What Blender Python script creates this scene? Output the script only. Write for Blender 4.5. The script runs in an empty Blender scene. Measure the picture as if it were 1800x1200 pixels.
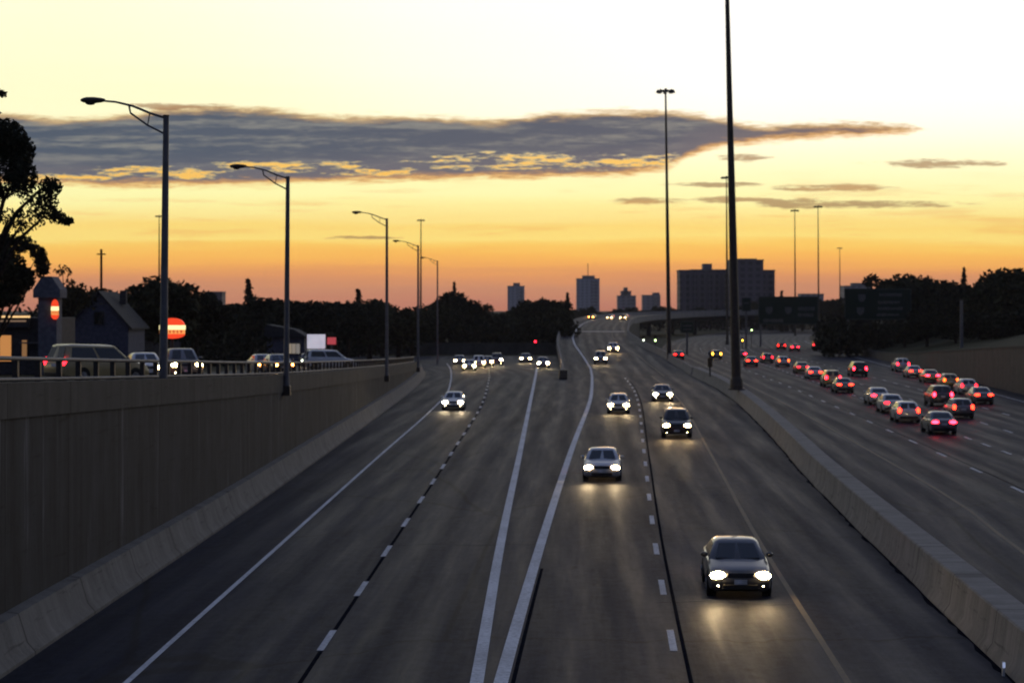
import bpy, math, random
import numpy as np
from mathutils import Vector, Matrix

R = math.radians
C = bpy.context.scene.collection
scene = bpy.context.scene
CAM_H, FOC, PX, HOR = 8.2, 3320.0, 900.0, 545.0     # metres, focal length / centre / horizon in a 1800 px wide frame

# ------------------------------------------------------------------ camera
cam_d = bpy.data.cameras.new("camera")
cam = bpy.data.objects.new("camera", cam_d); C.objects.link(cam)
cam.location = (0, 0, CAM_H); cam.rotation_euler = (R(90), 0, 0)
cam_d.sensor_width = 36; cam_d.lens = FOC / 1800 * 36
cam_d.shift_y = -(600 - HOR) / 1800
cam_d.clip_start = 0.5; cam_d.clip_end = 30000
scene.camera = cam
cam_d.dof.use_dof = True; cam_d.dof.focus_distance = 22.0; cam_d.dof.aperture_fstop = 2.6     # a soft, slightly near focused lens

# ------------------------------------------------------------------ render / view
scene.view_settings.view_transform = 'Standard'
scene.view_settings.look = 'None'
scene.view_settings.exposure = 0.0
scene.view_settings.gamma = 1.0
scene.cycles.use_denoising = True
scene.cycles.max_bounces = 5
scene.cycles.sample_clamp_indirect = 4.0

# ------------------------------------------------------------------ sun (just on the horizon ahead, filtered by the haze)
SUN_AZ, SUN_EL = R(5), R(1.2)
sd = bpy.data.lights.new("sun", 'SUN'); so = bpy.data.objects.new("sun", sd); C.objects.link(so)
sd.energy = 0.06; sd.angle = R(6); sd.color = (1, .55, .25)
sv = Vector((math.sin(SUN_AZ) * math.cos(SUN_EL), math.cos(SUN_AZ) * math.cos(SUN_EL), math.sin(SUN_EL)))
so.rotation_euler = sv.to_track_quat('Z', 'Y').to_euler()

# ------------------------------------------------------------------ world: dusk sky with a long cloud bank, by direction only
def lin(c):
    return tuple((v / 12.92 if v <= .04045 else ((v + .055) / 1.055) ** 2.4) for v in [q / 255 for q in c])

W = bpy.data.worlds.new("World"); scene.world = W; W.use_nodes = True
wt = W.node_tree; wt.nodes.clear()
class NG:
    """small helper for wiring math nodes"""
    def __init__(s, t): s.t = t
    def n(s, k, **kw):
        o = s.t.nodes.new(k)
        for a, b in kw.items(): setattr(o, a, b)
        return o
    def put(s, sock, v):
        if isinstance(v, bpy.types.NodeSocket): s.t.links.new(v, sock)
        elif isinstance(v, (int, float)) and sock.type == 'RGBA': sock.default_value = (v, v, v, 1)
        elif isinstance(v, tuple) and sock.type == 'RGBA' and len(v) == 3: sock.default_value = (*v, 1)
        else: sock.default_value = v
    def m(s, op, a, b=None, c=None, clamp=False):
        o = s.n('ShaderNodeMath', operation=op, use_clamp=clamp)
        for i, v in enumerate((a, b, c)):
            if v is not None: s.put(o.inputs[i], v)
        return o.outputs[0]
    def ss(s, v, a, b, lo=0.0, hi=1.0):
        o = s.n('ShaderNodeMapRange', interpolation_type='SMOOTHSTEP')
        s.put(o.inputs[0], v)
        for i, q in enumerate((a, b, lo, hi)): s.put(o.inputs[1 + i], q)
        return o.outputs[0]
    def lr(s, v, a, b, lo=0.0, hi=1.0):
        o = s.n('ShaderNodeMapRange'); s.put(o.inputs[0], v)
        for i, q in enumerate((a, b, lo, hi)): s.put(o.inputs[1 + i], q)
        return o.outputs[0]
    def mix(s, f, a, b, mode='MIX'):
        o = s.n('ShaderNodeMix', data_type='RGBA', blend_type=mode)
        s.put(o.inputs[0], f); s.put(o.inputs[6], a); s.put(o.inputs[7], b)
        return o.outputs[2]
    def ramp(s, f, stops, interp='LINEAR'):
        o = s.n('ShaderNodeValToRGB'); s.put(o.inputs[0], f); r = o.color_ramp; r.interpolation = interp
        while len(r.elements) > 1: r.elements.remove(r.elements[-1])
        for i, (p, c) in enumerate(stops):
            e = r.elements[0] if i == 0 else r.elements.new(p)
            e.position = p; e.color = (*c, 1)
        return o.outputs[0]
    def noise(s, vec, scale, detail=4, rough=.55, dist=0.0):
        o = s.n('ShaderNodeTexNoise'); s.put(o.inputs['Vector'], vec)
        o.inputs['Scale'].default_value = scale; o.inputs['Detail'].default_value = detail
        o.inputs['Roughness'].default_value = rough; o.inputs['Distortion'].default_value = dist
        return o.outputs[0]
    def xyz(s, x, y, z=0.0):
        o = s.n('ShaderNodeCombineXYZ')
        for i, v in enumerate((x, y, z)): s.put(o.inputs[i], v)
        return o.outputs[0]
    def curve(s, v, pts):
        o = s.n('ShaderNodeFloatCurve'); s.put(o.inputs[1], v); c = o.mapping.curves[0]
        o.mapping.use_clip = False
        c.points[0].location = pts[0]; c.points[1].location = pts[-1]
        for p in pts[1:-1]: c.points.new(*p)
        o.mapping.update()
        return o.outputs[0]

g = NG(wt)
tc = g.n('ShaderNodeTexCoord'); sep = g.n('ShaderNodeSeparateXYZ'); wt.links.new(tc.outputs['Generated'], sep.inputs[0])
dx, dy, dz = sep.outputs
ysafe = g.m('MAXIMUM', dy, .08)
# U, V: tangent of azimuth and of elevation towards the sunset, in thousandths
U = g.m('MULTIPLY', g.m('DIVIDE', dx, ysafe), FOC)      # -900..900 across the sunset sector
V = g.m('MULTIPLY', g.m('DIVIDE', dz, ysafe), FOC)      # 0 at the horizon, 545 well up
SK = [(-30, (176, 108, 88)), (8, (190, 124, 102)), (38, (202, 138, 104)), (60, (222, 149, 96)), (76, (238, 166, 90)), (95, (251, 186, 88)),
      (115, (253, 204, 98)), (127, (254, 224, 124)), (145, (254, 220, 120)), (165, (254, 230, 142)), (182, (254, 240, 158)), (205, (254, 249, 176)),
      (285, (254, 250, 184)), (345, (255, 252, 208)), (430, (255, 253, 226)), (545, (255, 255, 238))]
wob = g.m('MULTIPLY', g.m('SUBTRACT', g.noise(g.xyz(g.m('MULTIPLY', U, .0016), g.m('MULTIPLY', V, .03)), 1.0, 4), .5), 46)
vv = g.m('ADD', V, wob)
base = g.ramp(g.lr(vv, -30, 545), [((v + 30) / 575, lin(c)) for v, c in SK])
# whiter towards the sun's side (right), yellower to the left
base = g.mix(g.m('MULTIPLY', g.ss(U, -600, 500, 0, .85), g.ss(V, 170, 400)), base, (1.15, 1.12, 1.04))
base = g.mix(g.m('MULTIPLY', g.ss(U, -100, -900, 0, .4), g.ss(V, 300, 420)), base, lin((252, 246, 176)))
# --- cloud bank: an upper and a lower edge along azimuth, frayed by noise
un = g.lr(U, -1000, 1000, 0, 1)
def edge(pts, lo=200, hi=400):     # (px, py) -> curve of V
    c = g.curve(un, [((x - 900 + 1000) / 2000, ((HOR - y) - lo) / (hi - lo)) for x, y in pts])
    return g.m('MULTIPLY_ADD', c, hi - lo, lo)
top = edge([(-100, 198), (0, 202), (120, 210), (230, 203), (340, 190), (470, 194), (580, 206), (760, 207), (860, 213), (960, 203),
            (1100, 198), (1200, 200), (1270, 210), (1330, 222), (1450, 217), (1560, 221), (1605, 226), (1640, 240), (1900, 290)])
bot = edge([(-100, 322), (0, 320), (180, 325), (300, 325), (520, 320), (700, 315), (900, 311), (1040, 308), (1150, 300), (1215, 272),
            (1280, 254), (1350, 248), (1450, 239), (1560, 234), (1605, 228), (1640, 220), (1900, 210)])
n1 = g.noise(g.xyz(g.m('MULTIPLY', U, .012), g.m('MULTIPLY', V, .075)), 1.0, 8, .66, .25)
n2 = g.noise(g.xyz(g.m('MULTIPLY', U, .0042), g.m('MULTIPLY', V, .045), 3.7), 1.0, 6, .6)
n3 = g.noise(g.xyz(g.m('MULTIPLY', U, .0045), g.m('MULTIPLY', V, .06), 9.1), 1.0, 5, .6)
n4 = g.noise(g.xyz(g.m('MULTIPLY', U, .03), g.m('MULTIPLY', V, .22), 5.3), 1.0, 6, .7, .4)
fr = g.m('ADD', g.m('MULTIPLY', g.m('SUBTRACT', n1, .5), 26), g.m('MULTIPLY', g.m('SUBTRACT', n4, .5), 22))
dtop = g.m('ADD', g.m('SUBTRACT', top, V), fr)            # > 0 below the upper edge
dbot = g.m('ADD', g.m('SUBTRACT', V, bot), fr)            # > 0 above the lower edge
inside = g.m('MINIMUM', dtop, dbot)
den = g.ss(inside, -9, 5)
rim = g.m('SUBTRACT', 1.0, g.ss(inside, -2, 13))            # thin, glowing fringe
# gaps with glowing sky near the base of the bank
def ell(cx, cy, rx, ry):
    a = g.m('DIVIDE', g.m('SUBTRACT', U, cx - 900), rx); b = g.m('DIVIDE', g.m('SUBTRACT', V, HOR - cy), ry)
    return g.m('SUBTRACT', 1.0, g.m('ADD', g.m('MULTIPLY', a, a), g.m('MULTIPLY', b, b)))
gap = None
for e in ((270, 303, 120, 9), (500, 293, 110, 8), (660, 302, 70, 6), (930, 284, 140, 12), (1130, 284, 90, 9), (120, 312, 60, 6)):
    q = ell(*e); gap = q if gap is None else g.m('MAXIMUM', gap, q)
gapf = g.ss(g.m('ADD', gap, g.m('ADD', g.m('MULTIPLY', g.m('SUBTRACT', n1, .53), 9.0), g.m('MULTIPLY', g.m('SUBTRACT', n4, .5), 11.0))), -.5, 1.1)
den = g.m('MULTIPLY', den, g.m('SUBTRACT', 1.0, g.m('MULTIPLY', gapf, .93)))
ccol = g.mix(g.ss(g.m('MULTIPLY_ADD', n4, .35, g.m('MULTIPLY', n3, .7)), .47, .66), lin((72, 87, 104)), lin((126, 129, 127)))
ccol = g.mix(g.ss(dbot, 60, 8), ccol, lin((98, 101, 112)))
ccol = g.mix(g.m('MULTIPLY', g.ss(U, 300, 650), .4), ccol, lin((120, 92, 84)))
ccol = g.mix(g.m('MULTIPLY', rim, .8), ccol, g.mix(g.ss(g.m('SUBTRACT', dtop, dbot), -20, 20), lin((222, 180, 116)), lin((244, 176, 84))))
glow = g.mix(g.ss(V, 240, 345), lin((254, 198, 92)), lin((255, 232, 160)))
sky = g.mix(den, g.mix(g.m('MULTIPLY', gapf, g.ss(inside, 0, 12)), base, glow), ccol)
# --- loose streaks on the right and one thin streak on the left
st = None
for cx, cy, rx, ry in ((1645, 288, 95, 7), (1460, 330, 95, 6), (1400, 358, 62, 8), (1520, 359, 150, 6), (1265, 325, 75, 4), (1150, 353, 60, 5), (1265, 351, 50, 5), (1310, 278, 40, 6), (632, 418, 55, 3), (1350, 352, 30, 4), (310, 187, 70, 5)):
    q = ell(cx, cy, rx, ry); st = q if st is None else g.m('MAXIMUM', st, q)
stf = g.ss(g.m('ADD', st, g.m('MULTIPLY', g.m('ADD', g.m('SUBTRACT', n1, .52), g.m('SUBTRACT', n4, .5)), 5.0)), -.85, .75)
sky = g.mix(g.m('MULTIPLY', stf, .78), sky, g.mix(n2, lin((116, 92, 78)), lin((186, 136, 88))))
band = g.m('MULTIPLY', g.m('MULTIPLY', g.ss(n2, .5, .68), g.m('MULTIPLY', g.ss(V, 90, 130), g.ss(V, 260, 190))), .3)
sky = g.mix(band, sky, lin((232, 158, 78)))
# --- the rest of the dome: a pale, then blue-grey evening sky overhead and behind
up = g.mix(g.ss(dz, .17, .5), sky, (.20, .23, .36))
up = g.mix(g.ss(dz, .45, .95), up, (.10, .145, .29))
away = g.ss(dy, .75, -.1)
back = g.mix(g.ss(dz, .0, .35), (.05, .052, .08), (.09, .12, .21))
dome = g.mix(away, up, back)
dome = g.mix(g.ss(dz, -.002, -.03), dome, (.03, .028, .03))
nish = g.n('ShaderNodeTexSky', sky_type='NISHITA'); nish.sun_disc = False
nish.sun_elevation = SUN_EL; nish.sun_rotation = SUN_AZ; nish.dust_density = 3
fin = g.mix(.003, dome, nish.outputs[0], 'ADD')
bg = g.n('ShaderNodeBackground'); bg.inputs[1].default_value = 1.08; wt.links.new(fin, bg.inputs[0])
out = g.n('ShaderNodeOutputWorld'); wt.links.new(bg.outputs[0], out.inputs[0])

# ------------------------------------------------------------------ helpers
def px_ground(x, y, z=0.0):
    Y = (CAM_H - z) * FOC / (y - HOR); return ((x - PX) / FOC * Y, Y)
def at(x, y, Y):                                   # a point at a given distance seen under a bearing and a height angle
    return Vector(((x - PX) / FOC * Y, Y, CAM_H - (y - HOR) / FOC * Y))
class Interp:
    def __init__(s, pts):
        s.x = np.array([p[0] for p in pts], float); s.y = np.array([p[1] for p in pts], float)
        d = np.diff(s.y) / np.diff(s.x); m = np.zeros(len(pts)); m[0] = d[0]; m[-1] = d[-1]
        for i in range(1, len(pts) - 1): m[i] = 0 if d[i-1] * d[i] <= 0 else 2 * d[i-1] * d[i] / (d[i-1] + d[i])
        s.m = m
    def __call__(s, t):
        x, y, m = s.x, s.y, s.m
        if t <= x[0]: return float(y[0] + m[0] * (t - x[0]))
        if t >= x[-1]: return float(y[-1] + m[-1] * (t - x[-1]))
        i = int(np.searchsorted(x, t)) - 1; i = max(0, i); h = x[i+1] - x[i]; u = (t - x[i]) / h
        return float((2*u**3-3*u**2+1)*y[i] + (u**3-2*u**2+u)*h*m[i] + (-2*u**3+3*u**2)*y[i+1] + (u**3-u**2)*h*m[i+1])
def frange(a, b, s):
    n = max(1, int(math.ceil((b - a) / s))); return [a + (b - a) * i / n for i in range(n + 1)]

class MB:
    def __init__(s): s.v = []; s.f = []; s.uv = {}; s.mi = []; s.cur = 0
    def face(s, idx, uv=None):
        s.f.append(tuple(idx)); s.mi.append(s.cur)
        if uv: s.uv[len(s.f) - 1] = uv
        return s
    def quad(s, a, b, c, d, uv=None):
        n = len(s.v); s.v += [tuple(a), tuple(b), tuple(c), tuple(d)]; return s.face((n, n+1, n+2, n+3), uv)
    def box(s, c, size, rot=0.0, mat=None):
        hx, hy, hz = [q / 2 for q in size]; M = mat or (Matrix.Translation(Vector(c)) @ Matrix.Rotation(rot, 4, 'Z'))
        n = len(s.v)
        for z in (-hz, hz):
            for x, y in ((-hx, -hy), (hx, -hy), (hx, hy), (-hx, hy)): s.v.append(tuple(M @ Vector((x, y, z))))
        for f in ((0,3,2,1),(4,5,6,7),(0,1,5,4),(1,2,6,5),(2,3,7,6),(3,0,4,7)): s.face([n + i for i in f])
        return s
    def bar(s, a, b, w, h=None):                  # rectangular bar between two points
        a, b = Vector(a), Vector(b); d = b - a
        M = Matrix.Translation((a + b) / 2) @ d.to_track_quat('Y', 'Z').to_matrix().to_4x4()
        return s.box((0, 0, 0), (w, d.length, h or w), mat=M)
    def tube(s, pts, rad, seg=10, cap=True):
        pts = [Vector(p) for p in pts]; n0 = len(s.v)
        if not isinstance(rad, (list, tuple)): rad = [rad] * len(pts)
        up = Vector((0, 0, 1)); prev = None
        for i, p in enumerate(pts):
            t = (pts[min(i+1, len(pts)-1)] - pts[max(i-1, 0)]).normalized()
            if prev is None: a = t.orthogonal().normalized()
            else: a = (prev - t * prev.dot(t)).normalized()
            prev = a; b = t.cross(a)
            for k in range(seg):
                an = 2 * math.pi * k / seg
                s.v.append(tuple(p + (a * math.cos(an) + b * math.sin(an)) * rad[i]))
        for i in range(len(pts) - 1):
            for k in range(seg):
                k2 = (k + 1) % seg
                s.face((n0+i*seg+k, n0+i*seg+k2, n0+(i+1)*seg+k2, n0+(i+1)*seg+k))
        if cap:
            s.face([n0 + k for k in range(seg)][::-1]); s.face([n0 + (len(pts)-1)*seg + k for k in range(seg)])
        return s
    def loft(s, rings, closed=True, cap=True, vs=None):
        n0 = len(s.v); k = len(rings[0])
        for r in rings: s.v += [tuple(p) for p in r]
        for i in range(len(rings) - 1):
            for j in range(k if closed else k - 1):
                j2 = (j + 1) % k
                uv = None
                if vs: uv = ((j, vs[i]), (j + 1, vs[i]), (j + 1, vs[i+1]), (j, vs[i+1]))
                s.face((n0+i*k+j, n0+i*k+j2, n0+(i+1)*k+j2, n0+(i+1)*k+j), uv)
        if cap and closed:
            s.face([n0 + j for j in range(k)][::-1]); s.face([n0 + (len(rings)-1)*k + j for j in range(k)])
        return s
    def sphere(s, c, r, seg=12, ring=8, half=None):
        n0 = len(s.v); c = Vector(c)
        rx, ry, rz = r if isinstance(r, (tuple, list)) else (r, r, r)
        for i in range(ring + 1):
            th = math.pi * i / ring
            for k in range(seg):
                ph = 2 * math.pi * k / seg
                s.v.append((c.x + rx*math.sin(th)*math.cos(ph), c.y + ry*math.sin(th)*math.sin(ph), c.z + rz*math.cos(th)))
        for i in range(ring):
            for k in range(seg):
                k2 = (k+1) % seg; s.face((n0+i*seg+k, n0+(i+1)*seg+k, n0+(i+1)*seg+k2, n0+i*seg+k2))
        return s
    def build(s, name, mat, parent=None, smooth=None, bevel=0.0):
        me = bpy.data.meshes.new(name); me.from_pydata(s.v, [], s.f)
        for m in (mat if isinstance(mat, (list, tuple)) else [mat]): me.materials.append(m)
        if any(s.mi): me.polygons.foreach_set('material_index', s.mi)
        if s.uv:
            uvl = me.uv_layers.new(name='UVMap')
            for pi, uv in s.uv.items():
                for li, q in zip(me.polygons[pi].loop_indices, uv): uvl.data[li].uv = q
        me.update()
        if smooth is not None:
            me.polygons.foreach_set('use_smooth', [True] * len(me.polygons)); me.set_sharp_from_angle(angle=R(smooth))
        o = bpy.data.objects.new(name, me); C.objects.link(o)
        if parent: o.parent = parent
        if bevel:
            b = o.modifiers.new('bevel', 'BEVEL'); b.width = bevel; b.segments = 2; b.limit_method = 'ANGLE'
        return o
def tag(o, label=None, cat=None, group=None, kind=None):
    if label: o['label'] = label
    if cat: o['category'] = cat
    if group: o['group'] = group
    if kind: o['kind'] = kind
    return o
def empty(name, loc, rz=0.0):
    o = bpy.data.objects.new(name, None); C.objects.link(o); o.location = loc; o.rotation_euler = (0, 0, rz); o.empty_display_size = .3
    return o
KIDS = {}
def copy_tree(o, parent=None):
    c = o.copy(); C.objects.link(c)
    if parent: c.parent = parent
    for ch in [q for q in bpy.data.objects if q.parent == o]: copy_tree(ch, c)
    return c

# ------------------------------------------------------------------ materials
MAT = {}
def newmat(name):
    m = bpy.data.materials.new(name); m.use_nodes = True; MAT[name] = m
    b = m.node_tree.nodes['Principled BSDF']; return m, NG(m.node_tree), b
def simple(name, col, rough=.7, spec=.3, metal=0.0, var=.25, scale=3.0, bump=0.0, coat=0.0):
    m, q, b = newmat(name)
    t = q.n('ShaderNodeTexCoord').outputs['Object']
    nz = q.noise(t, scale, 5, .6)
    lo = tuple(c * (1 - var) for c in col); hi = tuple(c * (1 + var) for c in col)
    q.put(b.inputs['Base Color'], q.mix(q.ss(nz, .3, .7), lo, hi))
    b.inputs['Roughness'].default_value = rough; b.inputs['Specular IOR Level'].default_value = spec
    b.inputs['Metallic'].default_value = metal; b.inputs['Coat Weight'].default_value = coat
    if bump:
        bp = q.n('ShaderNodeBump'); bp.inputs['Strength'].default_value = bump; bp.inputs['Distance'].default_value = .02
        q.put(bp.inputs['Height'], q.noise(t, scale * 6, 4)); q.put(b.inputs['Normal'], bp.outputs[0])
    return m
def emit(name, col, strength):
    m, q, b = newmat(name)
    b.inputs['Base Color'].default_value = (*[min(1, c) * .5 for c in col], 1)
    b.inputs['Emission Color'].default_value = (*col, 1); b.inputs['Emission Strength'].default_value = strength
    return m
def asphalt(name, tone=1.0, lane=3.8, phase=0.0):
    m, q, b = newmat(name)
    uv = q.n('ShaderNodeUVMap').outputs[0]; sp = q.n('ShaderNodeSeparateXYZ'); q.put(sp.inputs[0], uv); u, v = sp.outputs[0], sp.outputs[1]
    grain = q.noise(uv, 9.0, 4, .7)
    fine = q.noise(uv, 45.0, 2, .7)
    mot = q.noise(uv, 2.2, 5, .72); oil = q.noise(q.xyz(q.m('MULTIPLY', u, .9), q.m('MULTIPLY', v, .35), 4.0), 1.0, 5, .7)
    streak = q.noise(q.xyz(q.m('MULTIPLY', u, 1.3), q.m('MULTIPLY', v, .06)), 1.0, 6, .65)
    blotch = q.noise(q.xyz(q.m('MULTIPLY', u, .25), q.m('MULTIPLY', v, .06)), 1.0, 4, .55)
    wheel = q.m('COSINE', q.m('MULTIPLY', q.m('ADD', u, phase), 4 * math.pi / lane))
    k = q.m('ADD', q.m('MULTIPLY', q.m('SUBTRACT', streak, .5), .22), q.m('MULTIPLY', q.m('SUBTRACT', blotch, .5), .55))
    k = q.m('ADD', k, q.m('MULTIPLY', q.m('SUBTRACT', grain, .5), 1.2))
    pat = q.n('ShaderNodeTexWhiteNoise'); q.put(pat.inputs[0], q.xyz(q.m('FLOOR', q.m('DIVIDE', u, lane)), q.m('FLOOR', q.m('DIVIDE', q.m('ADD', v, q.m('MULTIPLY', q.m('FLOOR', q.m('DIVIDE', u, lane)), 13.0)), 34.0))))
    k = q.m('ADD', k, q.m('MULTIPLY', q.m('SUBTRACT', pat.outputs[0], .5), .22))
    k = q.m('ADD', k, q.m('MULTIPLY', q.m('SUBTRACT', fine, .5), 1.5))
    k = q.m('ADD', k, q.m('MULTIPLY', wheel, .1))
    k = q.m('ADD', k, q.m('MULTIPLY', q.m('SUBTRACT', mot, .5), 1.5))
    k = q.m('ADD', k, q.m('MULTIPLY', q.ss(oil, .60, .72), -.45))
    k = q.m('MULTIPLY', q.m('ADD', k, 1.0), tone)
    col = q.mix(q.ss(streak, .35, .7), (.023, .027, .044), (.030, .033, .045))
    cm = q.n('ShaderNodeVectorMath', operation='SCALE'); q.put(cm.inputs[0], col); q.put(cm.inputs[3], k)
    # transverse cracks, sealed with tar
    crk = q.n('ShaderNodeTexVoronoi', feature='DISTANCE_TO_EDGE'); q.put(crk.inputs['Vector'], q.xyz(q.m('ADD', q.m('MULTIPLY', u, .06), q.m('MULTIPLY', grain, .03)), q.m('ADD', q.m('MULTIPLY', v, .045), q.m('MULTIPLY', blotch, .3)))); crk.inputs['Scale'].default_value = 1.0
    cf = q.ss(crk.outputs['Distance'], .006, .002)
    q.put(b.inputs['Base Color'], q.mix(q.m('MULTIPLY', cf, .6), cm.outputs[0], (.014, .014, .016)))
    q.put(b.inputs['Roughness'], q.lr(q.m('ADD', streak, q.m('MULTIPLY', wheel, .08)), .3, .75, .72, .5))
    b.inputs['Specular IOR Level'].default_value = .035
    bp = q.n('ShaderNodeBump'); bp.inputs['Strength'].default_value = .35; bp.inputs['Distance'].default_value = .012
    q.put(bp.inputs['Height'], q.m('ADD', grain, fine)); q.put(b.inputs['Normal'], bp.outputs[0])
    return m
def paint(name, col, wear=.5):
    m, q, b = newmat(name)
    t = q.n('ShaderNodeTexCoord').outputs['Object']
    nz = q.noise(t, 7.0, 5, .7); big = q.noise(t, .35, 3)
    f = q.ss(q.m('ADD', nz, q.m('MULTIPLY', big, .5)), .52, .98, 0, wear)
    q.put(b.inputs['Base Color'], q.mix(f, col, (.06, .06, .065))); b.inputs['Roughness'].default_value = .7
    b.inputs['Specular IOR Level'].default_value = .2
    return m
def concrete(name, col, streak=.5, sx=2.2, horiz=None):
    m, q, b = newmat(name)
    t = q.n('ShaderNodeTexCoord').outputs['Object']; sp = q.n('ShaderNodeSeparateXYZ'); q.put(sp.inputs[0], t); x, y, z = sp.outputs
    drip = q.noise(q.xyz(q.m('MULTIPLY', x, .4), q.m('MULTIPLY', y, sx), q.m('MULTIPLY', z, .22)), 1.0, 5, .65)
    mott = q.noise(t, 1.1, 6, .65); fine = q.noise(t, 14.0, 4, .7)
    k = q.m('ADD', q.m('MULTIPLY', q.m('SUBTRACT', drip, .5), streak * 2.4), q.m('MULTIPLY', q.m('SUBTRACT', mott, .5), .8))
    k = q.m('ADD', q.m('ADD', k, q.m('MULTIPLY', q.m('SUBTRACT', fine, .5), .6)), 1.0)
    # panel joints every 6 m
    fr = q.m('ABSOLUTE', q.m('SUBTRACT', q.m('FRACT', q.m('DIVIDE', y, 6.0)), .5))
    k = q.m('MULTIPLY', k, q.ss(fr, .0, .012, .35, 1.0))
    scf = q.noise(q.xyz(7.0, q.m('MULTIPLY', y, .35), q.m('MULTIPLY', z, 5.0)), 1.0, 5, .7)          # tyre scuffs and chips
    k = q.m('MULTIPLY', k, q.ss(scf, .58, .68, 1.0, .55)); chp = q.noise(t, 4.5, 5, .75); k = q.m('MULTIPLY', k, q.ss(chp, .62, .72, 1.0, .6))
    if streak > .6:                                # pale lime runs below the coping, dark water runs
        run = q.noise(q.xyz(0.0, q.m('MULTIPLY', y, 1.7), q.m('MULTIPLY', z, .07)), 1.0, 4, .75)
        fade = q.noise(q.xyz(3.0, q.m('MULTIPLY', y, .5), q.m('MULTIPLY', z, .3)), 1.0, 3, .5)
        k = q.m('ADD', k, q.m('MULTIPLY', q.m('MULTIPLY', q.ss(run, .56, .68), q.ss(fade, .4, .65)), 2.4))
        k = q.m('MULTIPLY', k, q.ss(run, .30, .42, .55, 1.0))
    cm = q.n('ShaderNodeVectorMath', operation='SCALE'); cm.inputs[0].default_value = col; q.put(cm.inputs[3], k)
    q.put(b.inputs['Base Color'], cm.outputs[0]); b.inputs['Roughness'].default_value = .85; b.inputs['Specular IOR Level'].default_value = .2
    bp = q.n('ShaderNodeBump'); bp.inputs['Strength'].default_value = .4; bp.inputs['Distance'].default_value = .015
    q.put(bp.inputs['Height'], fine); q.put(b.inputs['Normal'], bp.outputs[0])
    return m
ASPH = asphalt('asphalt')
ASPH_R = asphalt('asphalt_bluish', 1.0)
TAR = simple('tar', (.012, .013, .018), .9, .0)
WHITE = paint('white_paint', (.72, .74, .78), .5)
DASHW = paint('dash_paint', (.62, .64, .68), .6)
YELLOW = paint('yellow_paint', (.17, .125, .07), .85)
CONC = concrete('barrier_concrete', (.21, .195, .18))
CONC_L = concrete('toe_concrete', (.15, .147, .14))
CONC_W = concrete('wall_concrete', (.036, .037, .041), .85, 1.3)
CONC_C = concrete('coping_concrete', (.062, .06, .058), .5)
CONC_F = concrete('flyover_concrete', (.20, .19, .185))
CONC_R = concrete('right_wall_concrete', (.10, .088, .077), .6)
GRASS = simple('dry_grass', (.028, .03, .016), .95, .1, var=.5, scale=.6)
STEEL = simple('galvanised_steel', (.13, .13, .14), .6, .3, .3, .15)
DARKSTEEL = simple('weathered_steel', (.05, .042, .036), .55, .4, .3, .2)
BLACK = simple('black_plastic', (.012, .012, .012), .6, .3)
RUBBER = simple('rubber', (.014, .014, .015), .8, .2)
BARK = simple('bark', (.035, .026, .02), .95, .1, var=.5, scale=6, bump=.6)
GLASS = simple('car_glass', (.012, .014, .016), .06, .7, var=.05)
RIM = simple('wheel_rim', (.3, .3, .31), .35, .5, .8)
CHROME = simple('grille', (.03, .03, .032), .4, .5, .3)
PLATE = simple('plate', (.5, .5, .52), .5)
def foliage(name, c1, c2):
    m, q, b = newmat(name)
    t = q.n('ShaderNodeTexCoord').outputs['Object']; gi = q.n('ShaderNodeNewGeometry')
    f = q.m('ADD', q.m('MULTIPLY', q.noise(t, .9, 4), .7), q.m('MULTIPLY', gi.outputs['Random Per Island'], .4))
    q.put(b.inputs['Base Color'], q.mix(q.ss(f, .35, .8), c1, c2)); b.inputs['Roughness'].default_value = .8
    b.inputs['Specular IOR Level'].default_value = .1
    return m
LEAF = foliage('foliage', (.018, .020, .010), (.045, .048, .022))
LEAF2 = foliage('foliage_dark', (.012, .015, .010), (.030, .034, .018))
LEAF3 = foliage('foliage_warm', (.024, .021, .010), (.055, .044, .020))
NEEDLE = foliage('needles', (.010, .014, .009), (.024, .030, .018))

HEAD_ON = emit('headlight_glow', (1, .70, .34), 150)
HEAD_AMB = emit('headlight_amber', (1, .30, .05), 40)
TAIL_ON = emit('tail_glow', (1, .010, .022), 18)
TAIL_AMB = emit('amber_glow', (1, .45, .03), 16)
RED_ON = emit('red_signal', (1, .012, .03), 14)
GREEN_ON = emit('green_signal', (.62, 1, .35), 9)
WHITE_ON = emit('white_signal', (.9, 1, .75), 7)

# ------------------------------------------------------------------ alignment of the roads (X at a distance Y)
LL = Interp([(15, -8.75), (41.6, -8.5), (64, -8.15), (107, -7.46), (150, -6.7), (182, -6.4), (215, -7.0), (259, -8.4), (300, -10.5)])
D1 = Interp([(15, -5.1), (41.6, -4.7), (64, -4.28), (107, -3.5), (175, -2.6), (218, -2.7), (287, -3.6)])
GL = Interp([(15, -1.2), (41.6, -.78), (64, -.44), (107, .42), (175, 1.75), (218, 2.6), (287, 3.9), (330, 4.6)])
GR = Interp([(15, -1.5), (41.6, -.25), (64, .89), (111, 3.5), (175.6, 7.3), (201, 8.5), (236, 10.0)])
D2 = Interp([(15, 2.4), (41.6, 3.7), (64, 4.9), (107, 7.5), (175, 11.6), (201, 12.8), (236, 13.9)])
YL = Interp([(15, 5.9), (41.6, 7.4), (64, 8.6), (107, 11.3), (175, 15.4), (201, 16.4), (236, 17.4)])
BR = Interp([(15, 9.4), (41.6, 11.1), (65.6, 12.6), (92, 14.4), (107, 15.6), (140, 18.1), (175.6, 20.4), (205, 21.7), (236, 22.4)])
WT = Interp([(15, -11.65), (42, -11.4), (72, -10.9), (120, -10.5), (188, -10.15), (227, -10.6), (252, -11.7), (266, -13.4)])
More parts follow.
